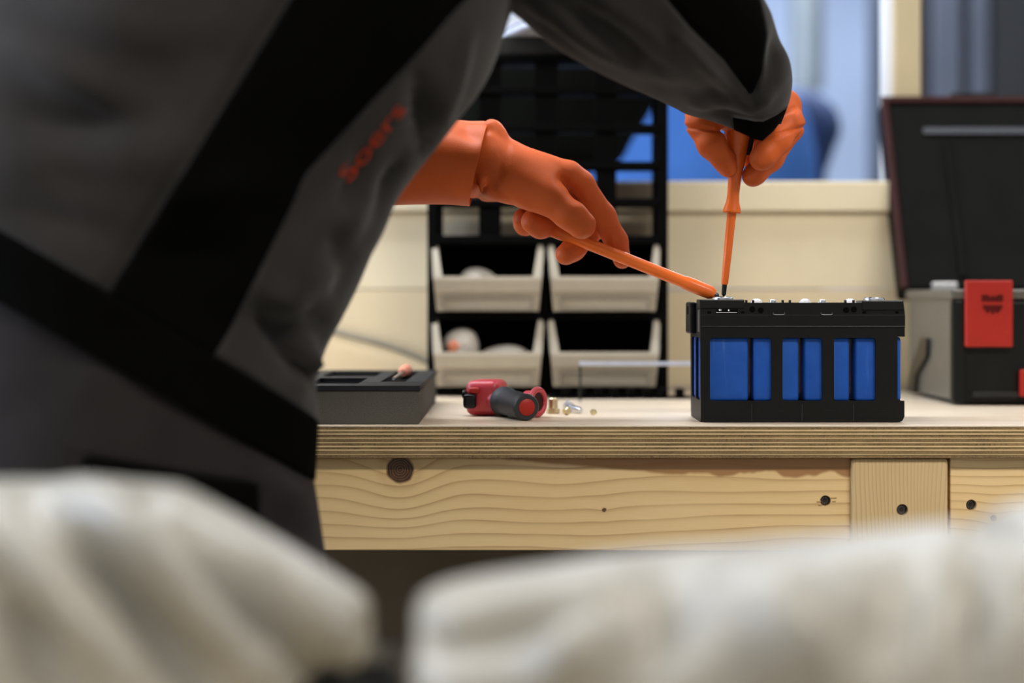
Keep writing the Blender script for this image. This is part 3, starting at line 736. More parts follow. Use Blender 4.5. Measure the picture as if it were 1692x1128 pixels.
def bodyf(Pn):
    d = np.full(Pn.shape[:-1], 9.)
    for a, b, r1, r2 in segs: d = smin(d, seg_d(Pn, a, b, r1, r2), .035)
    q = Pn-np.array(headc); hd_ = np.sqrt((q[..., 0]/.100)**2+(q[..., 1]/.076)**2+(q[..., 2]/.118)**2); d = smin(d, (hd_-1)*.076, .03)
    d = smin(d, seg_d(Pn, headc+Vector((.03, 0, -.07)), headc+Vector((.075, 0, -.085)), .05, .035), .03)      # jaw
    d = smin(d, seg_d(Pn, headc+Vector((.095, 0, -.002)), headc+Vector((.122, 0, -.032)), .010, .015), .012)  # nose
    d = smin(d, seg_d(Pn, headc+Vector((.092, -.022, -.065)), headc+Vector((.092, .022, -.065)), .012, .012), .012)  # lips
    for sy in (-1, 1): d = smin(d, seg_d(Pn, headc+Vector((-.012, sy*.080, .022)), headc+Vector((-.006, sy*.078, -.028)), .014, .010), .008)
    return d
obj('body', surf_net(bodyf, (-.60, -.62, .05), (.32, .2, 1.86), .012), 'skin', person, True)
def hairf(Pn):
    q = Pn-np.array(headc)-np.array([-.016, 0, .022]); d = (np.sqrt((q[..., 0]/.105)**2+(q[..., 1]/.086)**2+(q[..., 2]/.115)**2)-1)*.086
    cut = (Pn[..., 0]-headc.x)*.8-(Pn[..., 2]-headc.z)*.9-.0
    return np.maximum(d, cut)
obj('hair', surf_net(hairf, headc-Vector((.16, .12, .16)), headc+Vector((.16, .12, .18)), .007), 'hair', person, True)
for sy in (-1, 1):
    e = headc+Vector((.087, sy*.033, .008)); lathe('eye', e-Vector((.012, 0, 0)), e+Vector((.008, 0, 0)), [(0, .004), (.3, .011), (.7, .011), (1, .003)], 'eye', person, 16)

# ---- gloves
def hand_mesh(palm, fingers, kp, kf, kj, lo, hi, h, extra=None):
    def f(Pn):
        d = np.full(Pn.shape[:-1], 9.)
        for (a, r1), (b, r2) in palm: d = smin(d, seg_d(Pn, a, b, r1, r2), kp)
        for ch in fingers:
            e = np.full(Pn.shape[:-1], 9.)
            for (a, r1), (b, r2) in zip(ch[:-1], ch[1:]): e = smin(e, seg_d(Pn, a, b, r1, r2), kf)
            d = smin(d, e, kj)
        if extra: d = extra(d, Pn)
        return d
    return surf_net(f, lo, hi, h)
pr = prim
w0, w1 = pr(742, 268, .115, 38), pr(812, 276, .112, 35)
w1b, w1c = pr(808, 262, .09, 30), pr(800, 285, .135, 30)
imc, mmc, rmc, pmc = pr(938, 291, .100, 18.5), pr(932, 298, .125, 18), pr(918, 308, .147, 17), pr(898, 318, .166, 15)
palm = [(w0, w1), (pr(742, 262, .10, 36), w1b), (pr(742, 275, .13, 34), w1c), (pr(815, 272, .095, 31), imc), (pr(820, 276, .115, 32), mmc), (pr(815, 284, .135, 30), rmc), (pr(812, 292, .148, 26), pmc),
        (pr(835, 292, .090, 28), pr(895, 312, .082, 24)), (pr(850, 296, .084, 26), pr(922, 330, .073, 21))]
thumb = [pr(860, 300, .080, 24), pr(908, 324, .072, 21.5), pr(940, 350, .0685, 19.5), pr(961, 371, .071, 17.2)]
index = [imc, pr(958, 305, .106, 17), pr(996, 357, .122, 15), pr(1018, 398, .131, 13.5), pr(1028, 429, .130, 11)]
middle = [mmc, pr(978, 345, .140, 15), pr(972, 385, .137, 14), pr(948, 411, .128, 13.5), pr(935, 420, .122, 13)]
ringf = [rmc, pr(928, 345, .158, 14.5), pr(918, 371, .140, 14), pr(893, 373, .112, 14.5), pr(880, 366, .104, 14)]
pinky = [pmc, pr(900, 345, .176, 13), pr(886, 370, .165, 12.5), pr(868, 370, .145, 13), pr(864, 361, .135, 12.5)]
def lextra(d, Pn):                                  # roll of rubber pushed up where the cuff folds over
    f = seg_d(Pn, P(812, 214, .085), P(812, 213, .150), .0120, .0120)
    d = smin(d, f, .010); d = smin(d, seg_d(Pn, P(822, 224, .090), P(822, 222, .145), .009, .009), .012)
    f2 = seg_d(Pn, P(808, 232, .072), P(795, 318, .066), .006, .004); d = smin(d, f2, .010)
    return crease(d, Pn, [(928, 297, 952, 325, 5.5, 11, .118), (945, 318, 985, 352, 3.0, 5, .10), (838, 238, 822, 300, 2.0, 9, .2), (815, 305, 850, 335, 1.8, 6, .2), (805, 300, 790, 325, 2.5, 6, .2), (850, 250, 905, 268, -1.5, 14, .2), (838, 325, 875, 345, -1.2, 6, .2)])
g1_ = thing('rubber_glove', 'orange rubber glove', 'glove') if False else None
gl = obj('glove', hand_mesh(palm, [thumb, index, middle, ringf, pinky], .016, .007, .0045, P(735, 470, .0)-Vector((0, .0, 0)), P(1060, 180, .215)+Vector((.02, 0, .02)), .0016, lextra), 'glove', person, True)
gl['label'] = 'orange rubber glove pinching the slanting screwdriver'
CF = [ring((560, 332), (640, 196), .108, .058), ring((640, 335), (700, 196), .108, .058), ring((690, 334), (748, 200), .108, .058), ring((735, 334), (778, 203), .108, .057), ring((768, 336), (800, 204), .106, .058), ring((776, 337), (807, 205), .106, .0585)]
GC = wrinkle(loft_grid(CF, 6, [28]), [(760, 205, 800, 240, -5, 14), (720, 215, 800, 225, -3, 12), (700, 250, 770, 300, 2, 30)])
cf = obj('glove_cuff', grid_mesh(GC), 'glove', gl, True); solidify(cf, .0028, -1)

# right glove, fingers pointing down round the handle
rp = [(pr(1172, 180, .082, 24), pr(1294, 176, .095, 22)), (pr(1222, 150, .075, 34), pr(1230, 180, .095, 32)), (pr(1205, 172, .11, 24), pr(1282, 170, .125, 22)), (pr(1222, 120, .03, 34), pr(1222, 152, .07, 34)), (pr(1160, 190, .085, 18), pr(1200, 180, .08, 22))]
thumb = [pr(1168, 182, .078, 21), pr(1161, 205, .073, 18), pr(1177, 238, .066, 17), pr(1197, 264, .070, 13.5), pr(1203, 278, .074, 11)]
index = [pr(1288, 172, .085, 19), pr(1304, 204, .074, 15.5), pr(1286, 233, .060, 15), pr(1264, 256, .056, 14.5), pr(1257, 263, .057, 13.5)]
middle = [pr(1290, 172, .11, 19), pr(1306, 212, .102, 15), pr(1274, 262, .088, 14), pr(1248, 287, .082, 12.5), pr(1243, 292, .082, 11.5)]
ringf = [pr(1275, 172, .13, 18), pr(1290, 215, .128, 14), pr(1258, 252, .115, 13), pr(1240, 262, .108, 12)]
pinky = [pr(1250, 172, .14, 16), pr(1262, 208, .142, 12.5), pr(1240, 235, .13, 12), pr(1228, 242, .122, 11)]
def rextra(d, Pn):
    f = seg_d(Pn, P(1306, 176, .088), P(1322, 203, .080), .007, .004); d = smin(d, f, .010)
    f = seg_d(Pn, P(1145, 186, .07), P(1141, 206, .07), .006, .004); d = smin(d, f, .010)
    f = seg_d(Pn, P(1143, 207, .066), P(1185, 214, .054), .0022, .0016); d = smin(d, f, .004)
    f = seg_d(Pn, P(1322, 207, .072), P(1283, 219, .056), .0022, .0016); d = smin(d, f, .004)
    return crease(d, Pn, [(1134, 210, 1192, 217, 3.2, 3, .2), (1328, 209, 1270, 226, 3.2, 3, .2), (1195, 215, 1218, 270, 1.5, 4, .2), (1312, 180, 1290, 190, 2, 4, .2), (1160, 235, 1195, 250, -1.2, 9, .2), (1318, 190, 1322, 204, -2.5, 7, .2)])
gr = obj('glove', hand_mesh(rp, [thumb, index, middle, ringf, pinky], .016, .007, .004, P(1110, 330, .0), P(1340, 90, .18)+Vector((.01, 0, 0)), .0016, rextra), 'glove', person, True)
gr['label'] = 'orange rubber glove gripping the upright screwdriver'

# ------------------------------------------------------------------ bin rack
YR = .60; YRB = .74
rack = thing('bin_rack', 'black metal bin rack standing at the back of the bench', 'rack', (X(905, YR), YR, ZB))
def rb(name, p0, p1, q0, q1, m='rack', y0=YR, y1=YRB, bev=.0008): return box(name, X(p0, YR), X(p1, YR), y0, y1, Z(q1, YR), Z(q0, YR), m, rack, bev)
zb0 = HY+(ZC-ZB)*FPX/(YR+D0)
rb('side_post', 706, 722, 62, zb0-.6); rb('side_post', 1089, 1104, 62, zb0-.6); rb('centre_post', 897, 906, 400, zb0-.6)
rb('top_panel', 722, 1089, 60, 92, 'dark_grey', YR, YRB)
for q, th in ((98, 8), (152, 8), (214, 8), (276, 8), (337, 9), (399, 10), (522, 12), (645, 9)):
    rb('shelf', 722, 1089, q-th/2, q+th/2, y1=(YR+.045 if q < 350 else YRB-.002))
    rb('shelf_lip', 722, 1089, q-th/2-5, q+th/2-2, y0=YR-.003, y1=YR) if q < 500 else None
for a, b in ((722, 731), (791, 828), (884, 922), (985, 1019)):
    for q0, q1 in ((102, 148), (156, 210), (218, 272), (280, 332), (342, 394)):
        rb('divider', a, b, q0, q1, y0=YR+.006, y1=YR+.030)
rb('back_sheet', 722, 1089, 404, 641, y0=YRB-.006, y1=YRB-.003)  # black sheet stands in for the shade inside the bins
# bins, built once in local coordinates (origin at the bottom front centre)
BW = X(899, YR)-X(713, YR); BH = (518-404)*(YR+D0)/FPX; BD = .125
def bin_parts():
    hw = BW/2; tb_ = hw*.90; lip = BH*.52; t = .0025
    out = {}
    bm = bmesh.new()
    def quad_solid(pts, n):
        n = Vector(n)*t; a = [bm.verts.new(Vector(p)) for p in pts]; b = [bm.verts.new(Vector(p)+n) for p in pts]
        k = len(pts); bm.faces.new(a); bm.faces.new(b[::-1])
        for i in range(k): bm.faces.new((a[i], b[i], b[(i+1) % k], a[(i+1) % k]))
    quad_solid([(-tb_, 0, .002), (tb_, 0, .002), (tb_, BD, .002), (-tb_, BD, .002)], (0, 0, 1))
    quad_solid([(-tb_, BD, .002), (tb_, BD, .002), (tb_, BD, lip*.6), (-tb_, BD, lip*.6)], (0, -1, 0))  # rear wall kept low so the black sheet gives the inner shade
    for s in (-1, 1):
        quad_solid([(s*tb_, 0, .002), (s*tb_, BD, .002), (s*hw, BD, BH), (s*hw, .018, BH), (s*hw*.955, -.012, lip)], (-s, 0, 0))
    out['tray'] = bm_mesh(bm)
    # sloping front wall, bulging at the lip
    prof = [(0, .004), (-.002, lip*.45), (-.009, lip*.6), (-.013, lip*.9), (-.012, lip), (-.009, lip), (-.010, lip*.88), (-.005, lip*.6), (.001, lip*.42), (.003, .004)]
    vs, fs = [], []
    for s in (-1, 1):
        for y, z_ in prof: vs.append((s*(tb_+(hw*.955-tb_)*z_/lip), y, z_))
    n = len(prof)
    for i in range(n): fs.append((i, (i+1) % n, n+(i+1) % n, n+i))
    fs += [tuple(range(n))[::-1], tuple(range(n, 2*n))]
    out['front_wall'] = mesh(vs, fs)
    # flared side flanges facing the front
    for s, nm in ((-1, 'flange_a'), (1, 'flange_b')):
        pts = [(s*hw, BH), (s*hw*.90, BH), (s*hw*.80, lip*.98), (s*hw*.955, lip*.9)]
        vs = [(x_, .016-.026*(1-(z_-lip)/(BH-lip)) if z_ < BH else .016, z_) for x_, z_ in pts]; vs += [(a, b+.0025, c) for a, b, c in vs]
        out[nm] = mesh(vs, [(0, 1, 2, 3), (7, 6, 5, 4), (0, 4, 5, 1), (1, 5, 6, 2), (2, 6, 7, 3), (3, 7, 4, 0)])
    # raised label frame on the front
    fw, z0, z1 = hw*.80, lip*.06, lip*.44; bw = .003
    bm = bmesh.new()
    for (a, b, c, d) in ((-fw, fw, z1-bw, z1), (-fw, fw, z0, z0+bw), (-fw, -fw+bw, z0+bw, z1-bw), (fw-bw, fw, z0+bw, z1-bw)): bm_box(bm, a, b, -.0065, -.001, c, d, .0008)
    out['label_frame'] = bm_mesh(bm)
    return out
bp = bin_parts()
for k in bp:
    bp[k].materials.append(M['bin'] if k != 'label_frame' else M['bin_edge'] if 'bin_edge' in M else M['bin'])
first = None; binlab = ['beige open-front bin, upper left in the black rack, with pale parts inside', 'beige open-front bin, upper right in the black rack, behind the glove',
                        'beige open-front bin, lower left in the black rack, holding a clear bag', 'beige open-front bin, lower right in the black rack, behind the steel bar']
for n_, (pc, qb) in enumerate(((806, 516), (998, 516), (806, 640), (998, 640))):
    loc = Vector((X(pc, YR), YR-.012, Z(qb, YR)))
    r = thing('storage_bin', binlab[n_], 'bin', loc, 'open-front bins in the black rack')
    for k, me in bp.items():
        nm = 'flange' if k.startswith('flange') else k
        o = bpy.data.objects.new(nm, me); C.objects.link(o); o.parent = r
# contents
def crumple(name, c, rx, ry, rz, m, label, cat, seed, amp=.25):
    rnd = random.Random(seed); bm = bmesh.new(); bmesh.ops.create_icosphere(bm, subdivisions=3, radius=1)
    ks = [(Vector((rnd.uniform(-1, 1), rnd.uniform(-1, 1), rnd.uniform(-1, 1))).normalized(), rnd.uniform(-amp, amp), rnd.uniform(2, 9)) for _ in range(16)]
    for v in bm.verts:
        n = v.co.normalized(); s = 1+sum(a*max(0, n.dot(k))**p for k, a, p in ks)
        v.co = Vector((n.x*rx*s, n.y*ry*s, n.z*rz*s))+Vector(c)
    return tag(obj(name, bm_mesh(bm), m, smooth=True), label, cat)
cc = P(762, 566, YR+.03); pb = crumple('plastic_bag', (cc.x, cc.y, cc.z-.006), .030, .028, .028, 'bag', 'pale crumpled plastic bag poking out of the lower left bin', 'bag', 3)
cc = P(748, 574, YR-.0); lathe('bag_content', cc, cc+Vector((.004, .02, .002)), [(0, .006), (.2, .010), (1, .010)], 'tape', pb, 16)
cc = P(835, 590, YR+.03); crumple('paper_packet', (cc.x, cc.y, cc.z-.004), .042, .03, .022, 'bag', 'flat pale packet lying in the lower left bin', 'packet', 5, .12)
cc = P(790, 458, YR+.03); crumple('part_bag', (cc.x, cc.y, cc.z-.005), .030, .03, .020, 'bag', 'pale bag of parts in the upper left bin', 'bag', 8, .2)
cc = P(1000, 468, YR+.03); crumple('part_bag', (cc.x, cc.y, cc.z-.012), .040, .03, .020, 'dark_grey', 'dark bag of parts in the upper right bin', 'bag', 9, .2)
# catalogues on the rack
zr = Z(60, YR)+.0006
cn, cf_ = Vector((.0277, .51, 0)), Vector((-.0192, .65, 0)); e1 = (cf_-cn).normalized(); e2 = Vector((e1.y, -e1.x, 0))
th_ = [.0028, .0075, .0035, .0045, .003, .010, .012]
for k, th in enumerate(th_):
    off = e2*random.Random(k).uniform(-.003, .003)
    vs = []
    for zz in (zr, zr+th-.0004):
        for a, b in ((0, 0), (.20, 0), (.20, .26), (0, .26)): vs.append(cn+off+e1*a+e2*b+Vector((0, 0, zz)))
    o = obj('catalogue', mesh(vs, [(3, 2, 1, 0), (4, 5, 6, 7), (0, 1, 5, 4), (1, 2, 6, 5), (2, 3, 7, 6), (3, 0, 4, 7)]), ('paper_grey', 'paper', 'paper_tan', 'paper', 'paper_tan', 'paper_grey', 'paper_grey')[k] if 'paper_grey' in M else ('paper', 'paper', 'paper_tan', 'paper_tan', 'paper', 'paper', 'paper')[k])
    fix_normals(o); tag(o, ('thin grey', 'thick bluish white', 'lower tan', 'thin white', 'upper tan', 'thick grey', 'thickest grey')[k]+' catalogue, '+('lowest', 'second from the bottom', 'third from the bottom', 'in the middle', 'third from the top', 'second from the top', 'uppermost')[k]+' in the stack on top of the rack', 'catalogue', 'catalogues stacked on the rack'); zr += th

# peg rail in front of the rack
YG = .53
rl = thing('peg_rail', 'low black rail with upright pegs in front of the bin rack', 'rail', (X(1030, YG), YG, ZB))
zg = HY+(ZC-ZB)*FPX/(YG+D0)
def gb(name, p0, p1, q0, q1, m='rack', y0=YG, y1=YG+.03): return box(name, X(p0, YG), X(p1, YG), y0, y1, Z(q1, YG), Z(q0, YG), m, rl, .0006)
gb('rail_bar', 905, 1145, zg-4.5, zg-.3)
for k in range(8): gb('peg', 929+k*27, 929+k*27+13, zg-17, zg-4.8)
# bent steel bar
YH = .47
zh = HY+(ZC-ZB)*FPX/(YH+D0)
sbar = thing('steel_bar', 'thin bent steel bar in front of the lower right bin', 'bar', (X(1050, YH), YH, ZB))
box('bar', X(957, YH), X(1260, YH), YH, YH+.006, Z(604, YH), Z(597.5, YH), 'steel_blue', sbar, .001) if 'steel_blue' in M else box('bar', X(957, YH), X(1260, YH), YH, YH+.006, Z(604, YH), Z(597.5, YH), 'steel', sbar, .001)
box('foot', X(957, YH), X(960.5, YH), YH, YH+.006, ZB+.0003, Z(604.2, YH), 'dark_grey', sbar, .0006)
box('foot', X(1256, YH), X(1260, YH), YH, YH+.006, ZB+.0003, Z(604.2, YH), 'dark_grey', sbar, .0006)
# cable along the partition
cb = tag(obj('cable', tube_mesh([P(60, 470, .75), P(260, 488, .75), P(440, 520, .75), P(520, 538, .75), P(570, 552, .75), P(630, 568, .75), P(690, 590, .75), P(735, 615, .75), P(760, 655, .75)], .0048, 10, 8), 'cable', smooth=True), 'thin grey cable drooping along the cream partition', 'cable')

# ------------------------------------------------------------------ foam tool tray
YO = .006
ft = thing('foam_tray', 'grey foam tool tray with a black cut-out top at the bench front', 'tray', (X(560, .1), .2, ZB))
xr = X(692.5, .02); y0, y1 = .02, .47; zt = Z(637, .02); zf = zt-.006
x_l = xr-.40
box('foam_block', x_l, xr, y0, y1, ZB+.0003, zf, 'foam', ft, .001)
# black top sheet with open cut-outs: strips round the holes
holes = [(xr-.135, xr-.075, y0+.05, y0+.20), (xr-.052, xr-.022, y0+.10, y0+.40), (xr-.21, xr-.155, y0+.06, y0+.36), (xr-.14, xr-.07, y0+.25, y0+.41)]
xsn = sorted({x_l-.001, xr+.001, *[h[0] for h in holes], *[h[1] for h in holes]}); ysn = sorted({y0-.001, y1+.001, *[h[2] for h in holes], *[h[3] for h in holes]})
vid = {}; vs = []; fs = []
def vx(i, j, k):
    if (i, j, k) not in vid: vid[(i, j, k)] = len(vs); vs.append((xsn[i], ysn[j], zf+.0002 if k == 0 else zt))
    return vid[(i, j, k)]
def solid(i, j):
    if not (0 <= i < len(xsn)-1 and 0 <= j < len(ysn)-1): return False
    cx, cy = (xsn[i]+xsn[i+1])/2, (ysn[j]+ysn[j+1])/2
    return not any(h[0] < cx < h[1] and h[2] < cy < h[3] for h in holes)
for i in range(len(xsn)-1):
    for j in range(len(ysn)-1):
        if not solid(i, j): continue
        fs.append((vx(i, j, 1), vx(i+1, j, 1), vx(i+1, j+1, 1), vx(i, j+1, 1))); fs.append((vx(i, j+1, 0), vx(i+1, j+1, 0), vx(i+1, j, 0), vx(i, j, 0)))
        for di, dj, a, b in ((-1, 0, (0, 1), (0, 0)), (1, 0, (1, 0), (1, 1)), (0, -1, (0, 0), (1, 0)), (0, 1, (1, 1), (0, 1))):
            if not solid(i+di, j+dj):
                fs.append((vx(i+a[0], j+a[1], 0), vx(i+b[0], j+b[1], 0), vx(i+b[0], j+b[1], 1), vx(i+a[0], j+a[1], 1)))
obj('top_sheet', mesh(vs, fs), 'foam_top', ft)
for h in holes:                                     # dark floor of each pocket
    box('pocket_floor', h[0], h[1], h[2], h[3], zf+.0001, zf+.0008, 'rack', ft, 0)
M['pink_handle'] = mat('salmon_handle', (.75, .27, .17), .4)
def hand_tool(h, label, r=.008):
    cx = (h[0]+h[1])/2; zz = zf+.001+r
    t = thing('screwdriver', label, 'screwdriver', (cx, h[2], zz))
    lathe('handle', (cx, h[3]-.11, zz), (cx, h[3]-.012, zz), [(0, r*.6), (.1, r*.8), (.5, r), (.9, r), (1, r*.7)], 'pink_handle', t, 18)
    lathe('shaft', (cx, h[2]+.012, zz), (cx, h[3]-.11, zz), [(0, .002), (1, .002)], 'steel', t, 10)
hand_tool(holes[1], 'salmon-handled tool lying in the right pocket of the foam tray')
hand_tool(holes[2], 'salmon-handled tool lying in the left pocket of the foam tray')

# ------------------------------------------------------------------ red hand tool, bolts
g_f, g_b = P(870.5, 673, .075), P(832, 664, .155)
g_f.z = ZB+.0162; g_b.z = ZB+.0188
rt = thing('hand_tool', 'red hand tool with a black rubber grip lying on the bench', 'tool', (g_b.x, g_b.y, ZB))
lathe('grip', g_b, g_f, [(0, .0160), (.02, .0184), (.10, .0184), (.14, .0165), (.3, .0158), (.55, .0165), (.80, .0152), (.88, .0156), (.97, .0160), (1, .0145)], 'rubber', rt, 36)
dg_ = (g_f-g_b).normalized()
lathe('end_cap', g_f-dg_*.002, g_f+dg_*.0012, [(0, .0100), (.8, .0100), (1, .0092)], 'red_cap', rt, 28) if 'red_cap' in M else lathe('end_cap', g_f-dg_*.002, g_f+dg_*.0012, [(0, .0100), (.8, .0100), (1, .0092)], 'red', rt, 28)
_, uu, ww = frame_of(dg_)
side = dg_.cross(Vector((0, 0, 1))).normalized()
for sg_, up_ in ((-1, .55), (-1, -.55)):
    q = []
    for k in range(6):
        t = .22+.5*k/5; rr = .0166-.0006*abs(k-2.5)
        n_ = (side*(-.83 if sg_ < 0 else .83)+Vector((0, 0, up_))).normalized()
        q.append(g_b+(g_f-g_b)*t+n_*(rr-.0018))
    obj('grip_inlay', tube_mesh(q, .0034, 8, 3), 'tool_red', rt, True)
bc = P(804, 655, .185); bc.z = ZB+.0225
bm = bmesh.new(); bm_box(bm, -.020, .022, -.030, .026, -.0215, .0215, .009, 4)
bo = autosmooth(obj('body', bm_mesh(bm), 'tool_red', rt), 50)
bo.data.transform(Matrix.Translation(bc) @ Matrix.Rotation(math.radians(-14), 4, 'Z'))
lathe('neck', bc+Vector((.006, -.012, -.003)), g_b, [(0, .017), (.5, .0165), (1, .0145)], 'tool_red', rt, 28)
lv = P(777, 655, .165)
box('lever', lv.x-.0085, lv.x+.008, .150, .185, ZB+.010, ZB+.028, 'black_gloss', rt, .004, 3)
box('lever_tip', lv.x-.010, lv.x-.004, .152, .178, ZB+.022, ZB+.032, 'black_gloss', rt, .003, 3)
box('trigger', lv.x-.002, lv.x+.012, .152, .185, ZB+.028, ZB+.036, 'red', rt, .003, 3)
rc = P(888, 667, .135); rc.z = ZB+.0190
nrm = Vector((.80, -.60, 0)).normalized(); tv = Vector((.6, .8, 0)); q = [rc+tv*(.0145*math.cos(a))+Vector((0, 0, .0150*math.sin(a))) for a in [2*math.pi*k/20 for k in range(21)]]
obj('ring', tube_mesh(q, .0038, 12, 2), 'tool_red', rt, True)
lathe('ring_arm', bc+Vector((.012, .012, 0)), rc-nrm*.002+tv*.012, [(0, .010), (1, .0065)], 'tool_red', rt, 20)
lathe('ring_barrel', rc-nrm*.016, rc-nrm*.001, [(0, .0135), (1, .0140)], 'tool_red', rt, 24)
lathe('ring_bore', rc-nrm*.0012, rc+nrm*.0008, [(0, .0115), (1, .0115)], 'rim_red', rt, 24)
def bolt(a, b, rh, rs, m, label, hex_=True, name='bolt'):
    a, b = Vector(a), Vector(b); t = thing(name, label, 'bolt' if name == 'bolt' else name, (a.x, a.y, ZB), 'loose fasteners beside the red hand tool')
    d = (b-a).normalized(); L = (b-a).length
    o = obj('head', lathe_mesh(a, a+d*.006, [(0, rh*.92), (.15, rh), (.9, rh), (1, rh*.95)], 6), m, t)
    if L > .007: lathe('shank', a+d*.006, b, [(0, rs), (.9, rs), (1, rs*.8)], m, t, 14)
ya = .20
def at(px, Y, r): v = P(px, 600, Y); v.z = ZB+r; return v
bolt(at(914, .21, .008)+Vector((0, 0, -.0075)), at(914, .21, .02), .0085, .006, 'brass', 'short yellowish bolt standing on its head next to the red tool ring')
bolt(at(938, .235, .0078), at(960, .205, .0045), .008, .0038, 'steel', 'silver bolt lying on its side with the shank pointing right')
bolt(at(933, .185, .005), at(933, .185, .005)+Vector((.004, -.004, 0)), .005, .003, 'brass', 'small brass nut in front of the lying silver bolt', name='nut')
bolt(at(981, .19, .0035), at(980, .183, .0035), .0042, .003, 'brass', 'tiny brass nut lying alone farthest right', name='nut')

# ------------------------------------------------------------------ toolbox
YX0, YX1 = .377, .65
xl = X(1581, YX0); xw = xl+.46
tbx = thing('toolbox', 'black and grey toolbox with open lid and red latch at the right', 'toolbox', (xl+.2, .5, ZB))
zbt, ztp = ZB+.003, Z(470, YX0)
body = box('body', xl, xw, YX0, YX1, zbt, ztp-.02, 'black_plastic', tbx, .006, 3)
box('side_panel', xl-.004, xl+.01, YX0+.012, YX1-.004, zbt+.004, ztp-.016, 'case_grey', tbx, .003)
box('rim', xl-.008, xw, YX0-.004, YX1+.004, ztp-.0195, ztp-.006, 'case_grey', tbx, .003)
box('corner_post', xl-.006, xl+.012, YX0-.004, YX0+.016, zbt, ztp-.02, 'black_plastic', tbx, .004)
box('base_strip', xl+.02, xw, YX0-.003, YX0+.004, zbt+.008, zbt+.016, 'dark_grey', tbx, .001)
fp = [(YX1-.06, zbt+.002), (YX1-.015, zbt+.002), (YX1-.03, zbt+.03), (YX1-.10, zbt+.085), (YX1-.14, zbt+.085), (YX1-.135, zbt+.06), (YX1-.07, zbt+.03)]
sfoot = plate('side_bracket', fp, [], -.003, .003, 'black_gloss'); sfoot.data.transform(Matrix(((0, 1, 0, xl-.0065), (1, 0, 0, 0), (0, 0, 1, 0), (0, 0, 0, 1)))); fix_normals(sfoot); setp(sfoot, tbx)
yl = YX0-.006
la = box('latch', X(1594, yl), X(1672, yl), yl-.006, yl+.003, Z(573, yl), Z(463, yl), 'red', tbx, .002, 3)
# relief on the latch: an upper notched block over a lower pointed one
def lp(px, py): return (X(px, yl), Z(py, yl))
yr_ = yl-.0062
plate('emblem_top', [lp(1620, 487), lp(1630, 487), lp(1634, 491), lp(1638, 488), lp(1642, 491), lp(1646, 487), lp(1655, 487), lp(1655, 498), lp(1620, 498)], [], yr_-.0008, yr_+.0008, 'dark_red', la)
plate('emblem_bottom', [lp(1621, 504), lp(1655, 504), lp(1653, 510), lp(1645, 518), lp(1642, 513), lp(1638, 520), lp(1634, 513), lp(1630, 518), lp(1623, 510)], [], yr_-.0008, yr_+.0008, 'dark_red', la)
box('side_catch', X(1684, yl), X(1720, yl), yl-.006, yl+.003, Z(655, yl), Z(610, yl), 'red', tbx, .002)
box('side_catch', X(1688, yl), X(1716, yl), yl-.008, yl-.0062, Z(632, yl), Z(616, yl), 'dark_red', tbx, .0006) if False else None
for k in range(3): box('hinge', xl+.03+k*.17, xl+.07+k*.17, YX1-.004, YX1+.012, ztp-.012, ztp+.006, 'steel', tbx, .002)
# lid leaning back from the hinge
lid_a = Vector((0, YX1+.004, ztp-.002)); lid_b = Vector((0, .80, Z(160, .80)))
dl = (lid_b-lid_a); LL = dl.length; dl.normalize(); nl = Vector((0, dl.z, -dl.y))     # nl points away from the camera
def lidbox(name, x0, x1, s0, s1, n0, n1, m, par, bev=.002):
    bm = bmesh.new(); bm_box(bm, x0, x1, n0, n1, s0, s1, bev)
    me = bm_mesh(bm); R = Matrix(((1, 0, 0, 0), (0, nl.y, dl.y, lid_a.y), (0, nl.z, dl.z, lid_a.z), (0, 0, 0, 1))); me.transform(R)
    return obj(name, me, m, par)
lx0, lx1 = xl-.012, xw+.004
lid = lidbox('lid', lx0, lx1, 0, LL, .006, .05, 'lid_grey', tbx, .006)
lidbox('lid_rim', lx0-.002, lx0+.009, 0, LL+.002, 0, .0058, 'rim_red', lid, .002)
lidbox('lid_rim', lx0+.0092, lx1, LL-.009, LL+.002, 0, .0058, 'rim_red', lid, .002)
lidbox('lid_rim', lx0+.0092, lx1, 0, .009, 0, .0058, 'lid_grey', lid, .002)
lidbox('lid_strap', lx0+.06, lx1-.04, LL*.80, LL*.835, .0005, .0045, 'strap_blue', lid, .001) if 'strap_blue' in M else lidbox('lid_strap', lx0+.06, lx1-.04, LL*.80, LL*.83, .0005, .0045, 'locker_door', lid, .001)
lidbox('lid_handle', X(1575, .8), X(1652, .8), LL+.0025, LL+.016, .01, .04, 'black_plastic', lid, .004)
lidbox('lid_stud', X(1484, .8), X(1512, .8), LL+.0025, LL+.007, .01, .03, 'black_plastic', lid, .002)
for k in range(2): lidbox('lid_rib', lx0+.09+k*.28, lx0+.10+k*.28, .02, LL*.76, .001, .0058, 'lid_grey', lid, .001)

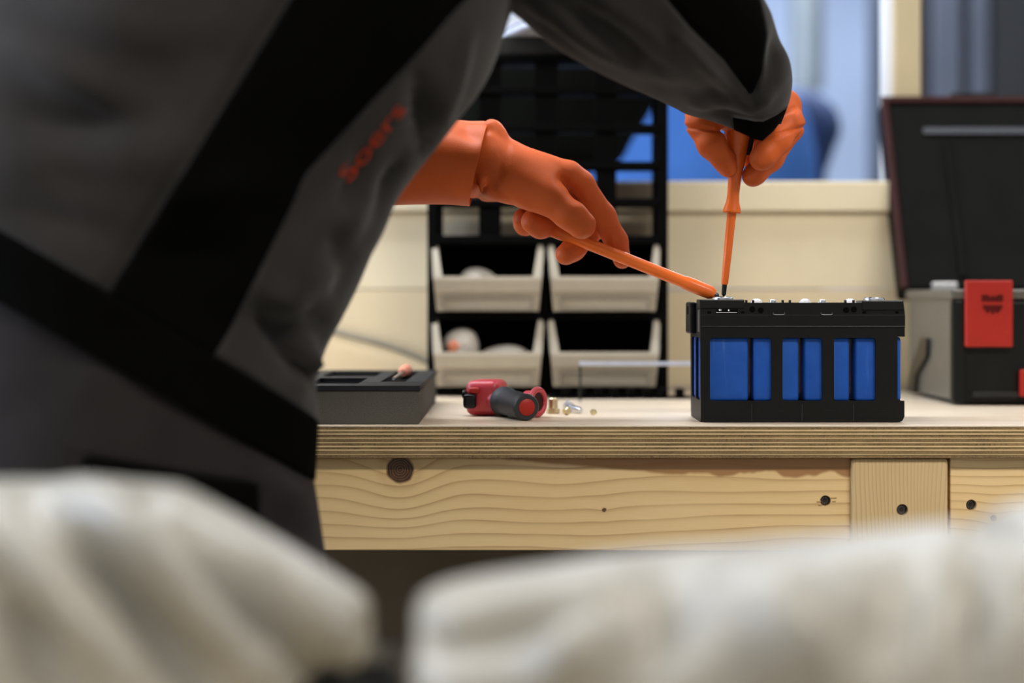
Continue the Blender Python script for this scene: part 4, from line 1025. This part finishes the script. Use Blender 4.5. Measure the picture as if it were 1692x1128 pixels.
# ------------------------------------------------------------------ foreground: table with pale covers
M['cover'] = mat('pale_plastic_sheet', (.270, .255, .222), .42, 0, .10, 9, .25, 30, .45, 0, None, .004)
ZFG = .735
ftab = thing('side_table', 'low table in the blurred foreground carrying the pale sheets', 'table', (0, -.95, 0))
box('table_top', -.75, .75, -1.25, -.68, ZFG-.03, ZFG, 'cream', ftab, .003)
for x_ in (-.70, .64):
    for y_ in (-1.2, -.78): box('leg', x_, x_+.06, y_, y_+.06, 0, ZFG-.031, 'post', ftab, .003)
def pz(Y): return HY+(ZC-ZFG-.001)*FPX/(Y+D0)
def cover(name, tops, Y, bs, label, folds, lastdx=0):
    rg = []
    for k, ((px, py), b) in enumerate(zip(tops, bs)):
        y_ = Y if not isinstance(Y, list) else Y[k]
        bot = pz(y_); rg.append(ring((px+(lastdx*max(0, k-len(tops)+5)/4 if lastdx else 0), bot), (px, py), y_, b, 0, .7))
    G = loft_grid(rg, 6, [40]); G = wrinkle(G, [(a, b_, c, d, e*2.2, f) for a, b_, c, d, e, f in folds]); G[..., 2] = np.maximum(G[..., 2], ZFG+.0008)
    return tag(fix_normals(obj(name, grid_mesh(G, cap=True), 'cover', smooth=True)), label, 'sheet')
YL = -.92
cover('plastic_sheet', [(-260, 910), (-200, 835), (-60, 800), (100, 796), (200, 798), (272, 808), (350, 845), (440, 895), (530, 945), (595, 985), (612, 1010), (612, 1060)], YL,
      [.03, .09, .10, .10, .10, .10, .095, .09, .08, .06, .03, .006], 'pale crumpled plastic sheet heaped in the left foreground',
      [(60, 820, 330, 1128, -14, 34), (140, 810, 420, 1100, 10, 40), (250, 820, 520, 1120, -12, 30), (300, 830, 580, 1080, 8, 30), (0, 860, 200, 1128, 8, 40), (0, 960, 120, 1128, -10, 40), (280, 800, 600, 990, 7, 14)], -430)
cover('plastic_sheet', [(690, 1080), (692, 1010), (700, 985), (760, 965), (900, 945), (1060, 920), (1250, 905), (1420, 890), (1590, 872), (1630, 880), (1700, 840), (1850, 830), (1950, 920)], -1.0,
      [.006, .05, .07, .09, .10, .105, .11, .11, .11, .105, .10, .09, .03], 'broad pale plastic sheet heaped in the right foreground',
      [(720, 1060, 1000, 980, -12, 32), (760, 1020, 1050, 950, 8, 30), (1100, 940, 1050, 1128, -14, 60), (1250, 960, 1380, 1128, 12, 60), (1610, 870, 1620, 1128, -16, 24), (1500, 920, 1450, 1128, -10, 50), (900, 1128, 1000, 1040, 10, 50)], 0)
YM = -.755
kz = pz(YM)
cs = thing('tape_case', 'black case between the two pale sheets in the foreground', 'case', (X(590, YM), YM, ZFG))
box('case_body', X(500, YM), X(672, YM), YM-.05, YM+.05, ZFG+.0006, Z(1088, YM), 'black_gloss', cs, .008, 4)
box('case_lid', X(520, YM), X(660, YM), YM-.045, YM+.045, Z(1087.6, YM), Z(1078, YM), 'black_gloss', cs, .005, 4)
box('case_catch', X(575, YM), X(615, YM), YM-.054, YM-.0502, Z(1115, YM), Z(1095, YM), 'dark_grey', cs, .001)
